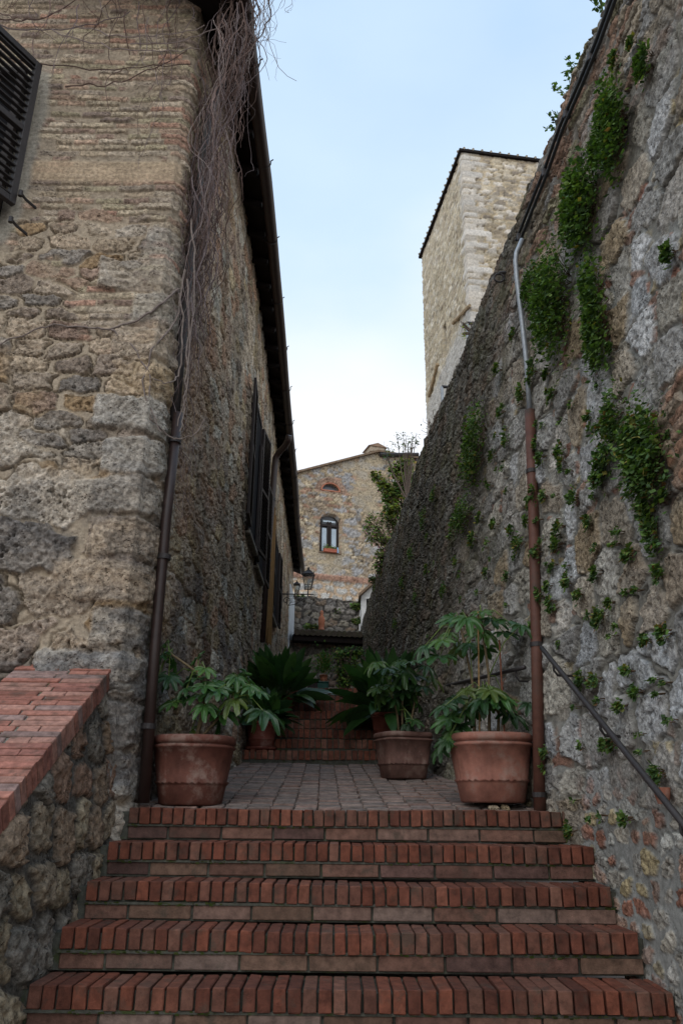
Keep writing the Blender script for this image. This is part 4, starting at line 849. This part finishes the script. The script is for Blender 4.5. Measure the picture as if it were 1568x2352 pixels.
pl = sm(.60, .68, fbm(S*.55+4, T*.7, 4, 440)); col = mixc(col, np.broadcast_to(np.array((.48, .40, .28)), col.shape), pl*.7); H = H*(1-.6*pl)
bn = sm(.16, .12, np.abs(T-bandz)); col = mixc(col, np.broadcast_to(np.array((.43, .26, .19)), col.shape)*(.8+.4*h2(np.floor(S/.25), np.floor(T/.08), 4))[..., None], bn); H += bn*.06
wc = fst(onf(758, 1225)); ww = .46; wl, wh = fst(onf(758, 1269))[1], fst(onf(758, 1182))[1]
arch = wh-.30+.30*np.sqrt(np.clip(1-((S-wc[0])/ww)**2, 0, 1)); hole = (np.abs(S-wc[0]) < ww) & (T > wl) & (T < arch)
lc = fst(onf(759, 1128)); lr = (fst(onf(785, 1128))[0]-fst(onf(735, 1128))[0])/2*.84; rr_ = np.hypot(S-lc[0], (T-lc[1])*1.15); lun = (rr_ < lr) & (T > lc[1])
ring = (rr_ < lr+.32) & (T > lc[1]-.1) & ~lun; ang_ = np.floor(np.arctan2(T-lc[1], S-lc[0])*9); col = np.where(ring[..., None], np.array((.37, .25, .185))*(.75+.5*h2(ang_, ang_*0, 3))[..., None], col)
r2_ = (np.abs(S-wc[0]) < ww+.12) & (T > wl) & (T < arch+.25) & ~hole; col = np.where(r2_[..., None] & (h2(np.floor(S/.3), np.floor(T/.09), 6) > .4)[..., None], np.array((.42, .31, .22)), col)
H = np.where(hole | lun, -.30, H)
q0 = fc[None, None, :]*np.array([1, 1, 0])+S[..., None]*fd+H[..., None]*fn; q0[..., 2] = T
obj('wall', q0, grid_faces(len(sg), 230), M_STONE_FAR, fh, col)
def fbox(m, s_, z_, ws, wz, dep, off, bev=.01): m.box(fc*np.array([1, 1, 0])+fd*s_+fn*off+np.array([0, 0, z_]), (ws, dep, wz), M=np.stack([fd, -fn, [0, 0, 1]], 1), bev=bev)
wn = MB(); fbox(wn, wc[0], (wl+wh)/2, .84, wh-wl-.1, .02, -.22); wn = wn.out('window', M_GLASS, fh)
m = MB()
for ds_ in (-.40, -.06, .06, .40): fbox(m, wc[0]+ds_, (wl+wh-.3)/2, .09, wh-wl-.3, .07, -.17)
for zz in (wl+.05, wh-.5): fbox(m, wc[0], zz, .88, .10, .08, -.165)
m.out('frame', M_WOOD, wn)
for ds_ in (-.23, .23):
    m = MB()
    for k in range(9): fbox(m, wc[0]+ds_+(k-4)*.027, (wl+wh-.55)/2+.02, .026, wh-wl-.72, .02, -.195+.006*(k % 2))
    m.out('curtain', M_CURTAIN, wn)
m = MB(); fbox(m, wc[0], wh-.28, .6, .10, .02, -.19); m.out('fanlight', M_CURTAIN, wn)
m = MB(); fbox(m, wc[0], wl-.03, 1.06, .05, .28, -.08); m.out('sill', M_TILE, wn)
m = MB(); V = [fc*np.array([1, 1, 0])+fd*lc[0]-fn*.2+np.array([0, 0, lc[1]])]
for k in range(17): a = math.pi*k/16; V.append(V[0]+fd*lr*math.cos(a)+np.array([0, 0, lr/1.15*math.sin(a)]))
m.add(V, [(0, k, k+1) for k in range(1, 17)]); lw = m.out('lunette_window', mat('lunette_glass', (.16, .18, .21), .2, .1, 4, 0, 5, .5), fh)
m = MB(); pts = [q+fn*.22 for q in V[1:]]; m.tube(pts, .035, 6); m.tube([pts[0], pts[-1]], .035, 6); m.out('frame', mat('orange_frame', (.5, .2, .12), .7, .1), lw)
m = MB()
for k in range(len(sg)//4-1):
    a, b = sg[k*4], sg[k*4+4]; pa_ = fc*np.array([1, 1, 0])+fd*a; pb2 = fc*np.array([1, 1, 0])+fd*b
    za, zb2 = ztop(a), ztop(b); V = []
    for pq, zq in ((pa_, za), (pb2, zb2)): V += [pq+fn*.18+(0, 0, zq), pq+fn*.18+(0, 0, zq+.10), pq-fn*3+(0, 0, zq+.10), pq-fn*3+(0, 0, zq)]
    m.add(V, [(0, 4, 5, 1), (1, 5, 6, 2), (0, 3, 7, 4)])
rf = m.out('roof', M_TILE, fh)
qq = onf(860, 1044, -1.2); m = MB(); m.box(qq+(0, 0, .1), (.8, .9, .3), (.4, .33, .25), M=np.stack([fd, -fn, [0, 0, 1]], 1), bev=.02)
hh = qq+(0, 0, .23); V = [hh-fd*.5-fn*.5, hh+fd*.5-fn*.5, hh+fd*.5+fn*.5, hh-fd*.5+fn*.5, hh-fn*.5+(0, 0, .2), hh+fn*.5+(0, 0, .2)]; m.add(V, [(0, 4, 5, 3), (1, 2, 5, 4), (3, 5, 2), (0, 1, 4), (0, 3, 2, 1)], (.3, .2, .14)); m.out('dormer', M_BRICK, rf)
m = MB(); a = onf(872, 1044, .15); b = onf(960, 1044, .15); m.tube([a, b], .10, 8); g2 = m.out('gutter', M_IRON, fh); m = MB(); m.tube([onf(957, 1046, .1), onf(955, 1200, .1)], .07, 8); m.out('drainpipe', M_GUTTER, fh)
fb = onf(758, 1266, .1); bx2 = thing('flower_box', 'small terracotta flower box on the far house window sill', 'planter', fb+(0, 0, -.1)); m = MB(); m.box(fb+(0, 0, .02), (.62, .18, .17), (.42, .13, .08), M=np.stack([fd, -fn, [0, 0, 1]], 1), bev=.015); m.out('box', M_TERRA, bx2)
m = MB()
for k in range(260): leafquad(m, fb+fd*rnd.uniform(-.32, .32)+np.array([0, rnd.uniform(-.08, .08), .08+abs(rnd.gauss(0, .07))]), np.array([rnd.uniform(-1, 1), -.5, rnd.uniform(0, 1)]), np.array([0, -1., .5]), .06, .045, rnd.choice([(.1, .16, .04), (.16, .2, .05), (.07, .1, .03)]))
m.out('foliage', M_TUFT, bx2)
bt = onf(775, 1266, .08); m = MB(); m.lathe([(.045, -.1), (.045, .1), (.02, .15), (.02, .18), (.001, .18)], bt, 12, (.3, .5, .75)); o = m.out('bottle', mat('blue_plastic', (.3, .5, .75), .2, .1, 5, 0, 5, .5), None, True, loc=bt); tag(o, 'pale blue plastic bottle beside the flower box on the far sill', 'bottle')

# ------------------------------------------------------------------ rubble terrace wall and lean-to at the top of the alley
def simple_wall(name, label, a, b, z0, z1, cw, ch, seed, cols, mort, dz=.035, cat='wall', mt=M_STONE_FAR, kw={}):
    a = np.array(a, float); b = np.array(b, float); L_ = np.linalg.norm(b-a); d = (b-a)/L_; n_ = np.array([d[1], -d[0]]); ns = int(L_/dz)+1; nt_ = int((z1-z0)/dz)+1
    s_ = np.linspace(0, L_, ns); S, T = np.meshgrid(s_, np.linspace(z0, z1, nt_), indexing='ij'); R_ = rubble(S, T, cw, ch, seed, cols, np.array(mort), .05, .14, 3.2, .025, .35, .1)
    T2 = T+(T-z0)/(z1-z0)*(fbm(s_*3, s_*0, 3, seed)[:, None]-.5)*.2
    V = np.stack([a[0]+d[0]*S+n_[0]*R_[0], a[1]+d[1]*S+n_[1]*R_[0], T2], -1); V = np.concatenate([V, V[:, -1:]+np.array([-n_[0]*.5, -n_[1]*.5, 0]), V[:, -1:]+np.array([-n_[0]*.5, -n_[1]*.5, -1.])], 1); c = np.concatenate([R_[1], R_[1][:, -1:], R_[1][:, -1:]], 1)
    return V, c, (ns, nt_+2)
ta = P(660, 1400, Y=24.); tb = P(840, 1400, Y=25.)
V, c, sh = simple_wall('', '', (-3.2, 23.2), (.58, 24.2), 1.9, P(740, 1382, Y=24.4)[2], .34, .2, 501, [(.22, .2, .18), (.27, .25, .22), (.3, .27, .22), (.18, .17, .16), (.33, .3, .27), (.26, .2, .15)], (.12, .11, .1))
o = obj('terrace_wall', V, grid_faces(*sh), M_STONE_FAR, None, c, loc=(0, 24.3, 1.9)); tag(o, 'mossy grey rubble terrace wall below the far ochre house', 'wall')
lt = thing('lean_to', 'dark stone lean-to with tiled edge at the top of the steps', 'shed', (-.4, 21.3, 1.9))
zf = P(750, 1456, Y=20.9)[2]
V, c, sh = simple_wall('', '', (-1.6, 21.2), (1.1, 21.6), 1.7, zf-.05, .4, .2, 511, [(.24, .22, .19), (.28, .25, .21), (.2, .18, .16), (.27, .2, .16)], (.15, .14, .12)); obj('wall', V, grid_faces(*sh), M_STONE_FAR, lt, c)
m = MB(); fl = P(676, 1464, Y=20.8); fr2 = P(832, 1470, Y=21.2); d_ = fr2-fl; m.box((fl+fr2)/2+(0, 0.15, 0.0), (np.linalg.norm(d_)+.1, .3, .2), M=Matrix.Rotation(math.atan2(d_[1], d_[0]), 3, 'Z'), bev=.01)
m.out('fascia', M_SOFFIT, lt); m = MB()
for k in range(13):
    q = fl+d_*(k+.5)/13; m.tube([q+(0, -.08, .13), q+(0, .9, .36)], .085, 8)
m.out('roof_tiles', M_DTILE, lt)
m = MB(); V = [fl+(-.1, -.05, .115), fr2+(.1, -.05, .115), fr2+(.1, 1.3, .4), fl+(-.1, 1.3, .4)]; m.add(V, [(0, 1, 2, 3)]); m.out('roof', M_DTILE, lt)
q = P(738, 1447, Y=21.3); og = thing('terracotta_figure', 'small terracotta figure standing on the lean-to tiles', 'ornament', q); m = MB(); m.lathe([(.085, 0), (.09, .03), (.065, .06), (.085, .14), (.095, .26), (.075, .36), (.035, .40), (.05, .45), (.045, .51), (.02, .55), (.001, .56)], q, 16, (.42, .16, .09)); m.out('body', M_TERRA, og, True)
# small white outbuilding on the right wall
q = P(829, 1368, Y=23.6); zt1 = q[2]; z_r = P(862, 1338, Y=23.6)[2]
ob = thing('white_outbuilding', 'small whitewashed outbuilding with sloping tile roof above the wall end', 'outbuilding', (1.4, 24., 3.4))
x0 = P(829, 1400, Y=23.6)[0]; m = MB(); sl_ = (z_r-zt1)/(P(862, 1338, Y=23.6)[0]-x0)
m.add([(x0, 23.6, 3.4), (x0+1.6, 23.6, 3.4), (x0+1.6, 23.6, zt1+sl_*1.6-.02), (x0, 23.6, zt1-.02), (x0, 26., 3.4), (x0+1.6, 26, 3.4), (x0+1.6, 26, zt1+sl_*1.6-.02), (x0, 26., zt1-.02)], [(0, 1, 2, 3), (0, 3, 7, 4), (4, 7, 6, 5), (1, 5, 6, 2)]); m.out('wall', M_WHITE, ob)
m = MB(); V = []
for xx in (x0-.08, x0+1.7):
    z_ = zt1+sl_*(xx-x0); V += [(xx, 23.4, z_), (xx, 23.4, z_+.09), (xx, 26.2, z_+.09), (xx, 26.2, z_)]
m.add(V, [(0, 4, 5, 1), (1, 5, 6, 2), (0, 3, 7, 4), (0, 1, 2, 3)]); m.out('roof', M_TILE, ob)
a = P(841, 1412, Y=23.58); b = P(854, 1376, Y=23.58); wn = MB(); wn.box(((a[0]+b[0])/2, 23.6, (a[2]+b[2])/2), (b[0]-a[0], .05, b[2]-a[2])); wn = wn.out('window', M_DARK, ob); m = MB(); m.box(((a[0]+b[0])/2, 23.57, a[2]-.03), (b[0]-a[0]+.1, .1, .05), bev=.01); m.box((a[0]-.02, 23.57, (a[2]+b[2])/2), (.035, .05, b[2]-a[2]), bev=.005); m.box(((a[0]+b[0])/2, 23.57, b[2]+.02), (b[0]-a[0]+.1, .05, .04), bev=.005); m.out('frame', M_WHITE, wn)
# railing posts behind the wall top
for x_, y_, ye, Y, lb in ((1014, 888, 940, 9.6, 'bent grey metal post behind the wall top under the tower'), (975, 1008, 1045, 11.6, 'lower bent metal post behind the wall top by the shrubs'), (1072, 742, 780, 8.4, 'small bent metal post highest up behind the wall top')):
    q = P(x_, y_, Y=Y); o = thing('metal_post', lb, 'post', q+(0, 0, -.8), 'bent metal posts behind the wall top'); m = MB(); m.tube([q+(0, 0, -.9), q], .02, 8); m.out('upright', M_GREY if x_ > 1000 else M_IRON, o); m = MB(); m.tube([q, q+(.35, .05, .0)], .022, 8); m.out('arm', M_IRON, o)

# ------------------------------------------------------------------ lanterns
def lantern(label, q, wx, s_=1.):
    """q: tip where the lantern stands on the arm"""
    o = thing('wall_lantern', label, 'lantern', q); m = MB()
    m.tube([(wx, q[1], q[2]), (q[0]+.14*s_, q[1], q[2])], .014*s_, 8); m.box((wx+.01, q[1], q[2]-.08*s_), (.025, .05, .55*s_), bev=.006)
    t = np.linspace(0, 1, 26); L_ = q[0]-wx-.1
    sp_ = [(wx+.12*s_+.0+.10*s_*math.cos(a)*math.exp(-.18*a), q[1], q[2]-.16*s_+.10*s_*math.sin(a)*math.exp(-.18*a)) for a in np.linspace(7.5, -1.2, 24)]
    m.tube(sp_+[(wx+.35*s_, q[1], q[2]-.24*s_), (wx+.55*s_, q[1], q[2]-.10*s_), (q[0]-.12*s_, q[1], q[2]-.02*s_)], .008*s_, 5)
    m.tube([(q[0]-.12*s_+.07*s_*math.cos(a)*math.exp(-.2*a), q[1], q[2]-.09*s_+.07*s_*math.sin(a)*math.exp(-.2*a)) for a in np.linspace(0, 8, 22)], .007*s_, 5); m.out('bracket', M_IRON, o)
    z = q[2]; m = MB(); m.tube([(q[0], q[1], z-.05*s_), (q[0], q[1], z+.14*s_)], .012*s_, 8)
    b, t2 = .075*s_, .135*s_; z0, z1, z2 = z+.15*s_, z+.48*s_, z+.62*s_
    c4 = [(-1, -1), (1, -1), (1, 1), (-1, 1)]
    for a, c in c4: m.tube([(q[0]+a*b, q[1]+c*b, z0), (q[0]+a*t2, q[1]+c*t2, z1), (q[0]+a*t2*1.1, q[1]+c*t2*1.1, z1+.05*s_)], .009*s_, 5); m.tube([(q[0]+a*t2, q[1]+c*t2, z1), (q[0], q[1], z2)], .008*s_, 5); m.tube([(q[0], q[1], z0-.03*s_), (q[0]+a*b*1.3, q[1]+c*b*1.3, z0-.02*s_), (q[0]+a*b, q[1]+c*b, z0)], .007*s_, 5)
    for (zz, ww_) in ((z0, b), (z1, t2), (z0+.06*s_, b*1.15)):
        for i in range(4): a, c = c4[i]; a2, c2 = c4[(i+1) % 4]; m.tube([(q[0]+a*ww_, q[1]+c*ww_, zz), (q[0]+a2*ww_, q[1]+c2*ww_, zz)], .008*s_, 5)
    m.tube([(q[0], q[1], z2-.02), (q[0], q[1], z2+.02*s_), (q[0], q[1], z2+.06*s_)], [.02*s_, .025*s_, .004], 8); m.out('frame', M_IRON, o)
    m = MB(); t3 = t2*1.02; V = [(q[0]+a*t3, q[1]+c*t3, z1+.003) for a, c in c4]+[(q[0], q[1], z2-.01)]; m.add(V, [(0, 1, 4), (1, 2, 4), (2, 3, 4), (3, 0, 4)]); m.out('cap', M_IRON, o)
    m = MB(); k = .93; V = [(q[0]+a*b*k, q[1]+c*b*k, z0) for a, c in c4]+[(q[0]+a*t2*k, q[1]+c*t2*k, z1) for a, c in c4]; m.add(V, [(0, 1, 5, 4), (1, 2, 6, 5), (2, 3, 7, 6), (3, 0, 4, 7)]); g_ = m.out('glass', M_CLEAR, o)
    m = MB(); m.tube([(q[0], q[1], z0), (q[0], q[1], z0+.16*s_)], .018*s_, 8); m.out('lamp_holder', M_WHITE, o)
M_CLEAR = bpy.data.materials.new('clear_glass'); M_CLEAR.use_nodes = True; t_ = M_CLEAR.node_tree; t_.nodes.clear(); o_n = t_.nodes.new('ShaderNodeOutputMaterial'); a_n = t_.nodes.new('ShaderNodeBsdfTransparent'); g_n = t_.nodes.new('ShaderNodeBsdfGlossy'); x_n = t_.nodes.new('ShaderNodeMixShader'); g_n.inputs['Roughness'].default_value = .1; a_n.inputs[0].default_value = (.75, .78, .78, 1); x_n.inputs[0].default_value = .15
t_.links.new(a_n.outputs[0], x_n.inputs[1]); t_.links.new(g_n.outputs[0], x_n.inputs[2]); t_.links.new(x_n.outputs[0], o_n.inputs[0])
YL = 17.2; ql_ = P(707, 1365, Y=YL); lantern('black iron lantern on a scrolled bracket at the far end of the left house', ql_, wallx(YL)+.02, .95)
YL = 19.6; ql_ = P(681, 1369, Y=YL); lantern('smaller dark lantern half hidden behind the scrolled bracket lantern', ql_, wallx(YL)+.02, .62)

# ------------------------------------------------------------------ things on the upper landing
q = P(730, 1578, Y=12.6); q[2] = 1.58
for x_, cmat, lb, w_ in ((719, M_WOOD, 'dark brown wooden crate at the head of the upper steps', .16), (741, M_GREENBOX, 'dark green box beside the brown crate at the head of the steps', .17)):
    q = P(x_, 1578, Y=12.); z0 = 1.56; m = MB(); m.box((q[0], q[1], z0+.07), (w_, .25, .17), bev=.008); m.box((q[0], q[1], z0+.165), (w_+.02, .28, .015), bev=.004); o = m.out('crate', cmat, None, loc=(q[0], q[1], z0)); tag(o, lb, 'box')
q = P(743, 1562, Y=12.05); q[2] = 1.56+.176; pot('terracotta_pot', 'tiny terracotta pot on the green box at the head of the steps', q, .12, .062, .045, col=(.4, .16, .09), wave=False)
o = thing('potted_herb', 'small fresh green plant in the tiny pot on the green box', 'plant', q+(0, 0, .1)); m = MB()
for k in range(420):
    v = np.array([rnd.gauss(0, .085), rnd.gauss(0, .08), .06+abs(rnd.gauss(.12, .11))]); leafquad(m, q+(0, 0, .08)+v, v+(0, -.1, 0), np.array([0, -.6, 1.]), .045, .03, rnd.choice([(.07, .16, .04), (.1, .2, .05), (.05, .12, .03), (.2, .16, .06)]))
m.out('leaves', M_TUFT, o)
q = P(721, 1560, Y=12.1); q[2] = 1.56+.176; m = MB(); m.box(q+(0, 0, .05), (.10, .08, .11), (.45, .42, .36), bev=.02, jit=.008); o = m.out('stone_block', M_STONE, None, loc=q); tag(o, 'pale stone block resting on the brown crate', 'stone')

def shrub(name, label, base, blobs, n, ls, cols, seed, pink=0, group=None, cat='shrub', twig=30):
    r = random.Random(seed); o = thing(name, label, cat, base, group); m = MB(); pk = MB(); tw = MB()
    W = [b[3] for b in blobs]
    for k in range(n):
        c, rr, _, _ = r.choices(blobs, W)[0][:4]; 
        v = np.array([r.gauss(0, 1), r.gauss(0, 1), r.gauss(0, 1)]); v = v/np.linalg.norm(v)*r.random()**.5*rr; p = c+v
        d = np.array([r.uniform(-1, 1), r.uniform(-1, .4), r.uniform(-.8, .6)]); nn_ = np.array([r.uniform(-.5, .5), -.4, r.uniform(.3, 1)]); l = ls*r.uniform(.6, 1.35)
        if r.random() < pink: leafquad(pk, p, d, nn_, l*.6, l*.5, (.6, .3, .42))
        else: leafquad(m, p, d, nn_, l, l*.72, tuple(q*r.uniform(.7, 1.3) for q in r.choice(cols)))
    for k in range(twig):
        c, rr, _, _ = r.choices(blobs, W)[0][:4]; e_ = c+np.array([r.uniform(-1, 1), r.uniform(-1, 1), r.uniform(-.6, 1)])*rr; mid = (np.array(base)+e_)/2+np.array([r.gauss(0, .1), r.gauss(0, .1), r.gauss(0, .1)])*rr*2
        tw.tube([base, mid, e_], [.02, .01, .004], 5, (.13, .1, .08))
        for _ in range(5):
            f = r.uniform(.3, 1); s0 = mid+(e_-mid)*f; g1 = s0+np.array([r.gauss(0, 1), r.gauss(0, 1), r.gauss(.5, .8)])*rr*.35; g2_ = g1+np.array([r.gauss(0, 1), r.gauss(0, 1), r.gauss(.4, .8)])*rr*.25
            tw.tube([s0, g1, g2_], [.004, .003, .0015], 4, (.15, .11, .09))
    tw.out('branches', M_BARK, o); m.out('leaves', M_TUFT, o)
    if pink: pk.out('blossom', M_PINK, o)
    return o
OL = [(.17, .22, .06), (.12, .17, .05), (.08, .12, .04), (.24, .27, .07), (.10, .16, .05)]
def B(px_, py_, Y, rpx, w_=1.): c = P(px_, py_, Y=Y); return (c, rpx*(c@Fv)/FP, 0, w_)
shrub('ivy_shrub', 'leafy yellow green climbing shrub above the wall top under the tower', P(930, 1200, Y=15.5), [B(862, 1095, 15.3, 12, .5), B(880, 1115, 15.3, 16, .8), B(900, 1140, 15.3, 22, 1.4), B(925, 1110, 15.3, 26, 1.4), B(930, 1070, 15.3, 22, 1), B(900, 1170, 15.3, 20, 1), B(945, 1150, 15.3, 25, 1), B(905, 1080, 15.3, 16, .5)], 2600, .085, [(.17, .24, .05), (.10, .15, .04), (.07, .1, .03), (.26, .28, .06)], 1, .03)
shrub('blossom_shrub', 'pink flowering shrub spilling over the far end of the right wall', P(920, 1300, Y=15.8), [B(885, 1190, 15.6, 26, 1), B(860, 1230, 15.6, 24, 1), B(895, 1240, 15.6, 26, 1.2), B(880, 1275, 15.6, 20, 1), B(868, 1300, 15.6, 14, .5), B(850, 1190, 15.6, 16, .3), B(905, 1200, 15.6, 20, .8), B(878, 1315, 15.6, 12, .4), B(845, 1210, 15.6, 14, .25), B(900, 1120, 15.6, 22, .4)], 2600, .065, OL, 2, .22, twig=60)
shrub('bare_shrub', 'wispy bare twigs with few leaves against the sky beside the tower', P(935, 1150, Y=14.8), [B(900, 1035, 14.8, 22, .6), B(930, 1020, 14.8, 26, 1), B(950, 1010, 14.8, 18, .8), B(918, 1000, 14.8, 14, .4), B(890, 1050, 14.8, 14, .4)], 170, .06, [(.05, .08, .04), (.1, .14, .05)], 3, 0, twig=13)
shrub('bare_shrub', 'tangle of leafless twigs on the wall top below the tower', P(1010, 1010, Y=10.6), [B(985, 985, 10.6, 20, 1), B(1000, 960, 10.6, 22, 1), B(1010, 990, 10.6, 22, 1)], 14, .03, [(.05, .08, .04)], 4, 0, twig=14)
shrub('creeper_sprig', 'small yellow green sprig hanging over the wall by the tower base', P(1085, 765, Y=8.1), [B(1072, 750, 8.1, 12, 1), B(1066, 770, 8.1, 8, .5)], 60, .035, [(.3, .32, .05), (.2, .25, .05)], 5, 0, twig=10)
shrub('climbing_shrub', 'light green climbing shrub at the right of the upper landing', P(795, 1590, Y=13.2), [B(782, 1505, 13.2, 16, 1), B(800, 1500, 13.2, 16, 1), B(822, 1500, 13.2, 14, .8), B(785, 1535, 13.2, 18, .9), B(812, 1530, 13.2, 20, 1), B(790, 1565, 13.2, 18, 1), B(820, 1560, 13.2, 18, 1)], 1500, .06, [(.12, .2, .04), (.2, .26, .05), (.06, .11, .03), (.04, .08, .03)], 6, 0)
shrub('ivy_shrub', 'dark ivy hanging over the wall end above the white outbuilding', P(885, 1370, Y=17.4), [B(872, 1335, 17.4, 14, 1), B(865, 1350, 17.4, 10, .7), B(885, 1340, 17.4, 12, .7), B(855, 1330, 17.4, 8, .4)], 700, .07, [(.06, .09, .03), (.1, .13, .04)], 7, .02)
for k, (x_, y_, rr, lb) in enumerate(((820, 1390, 12, 'green weeds tumbling at the right end of the mossy terrace wall'), (727, 1390, 16, 'green weeds in the top courses of the terrace wall at left'), (765, 1405, 18, 'broad patch of weeds across the middle of the terrace wall'), (688, 1372, 10, 'bright grass tuft on the terrace wall top behind the lantern'), (820, 1425, 10, 'dull green weeds low at the right of the terrace wall'), (715, 1440, 14, 'low weeds along the lean-to tiles'))):
    shrub('terrace_weed', lb, P(x_, y_+6, Y=24.3 if k != 5 else 21.4), [B(x_-rr*.6, y_, 24.1 if k != 5 else 21.4, rr*.6, 1), B(x_+rr*.6, y_, 24.1 if k != 5 else 21.4, rr*.6, 1), B(x_, y_+rr*.3, 24.1 if k != 5 else 21.4, rr*.5, 1)], 220, .09, [(.1, .16, .04), (.16, .22, .05), (.07, .1, .03)], 30+k, 0, cat='plant', twig=8)

# ------------------------------------------------------------------ lift everything by the eye height (camera already is)
for o in bpy.data.objects:
    if o.parent is None and o.type in ('MESH', 'EMPTY'): o.location.z += EYE
    if 'b' in o: del o['b']
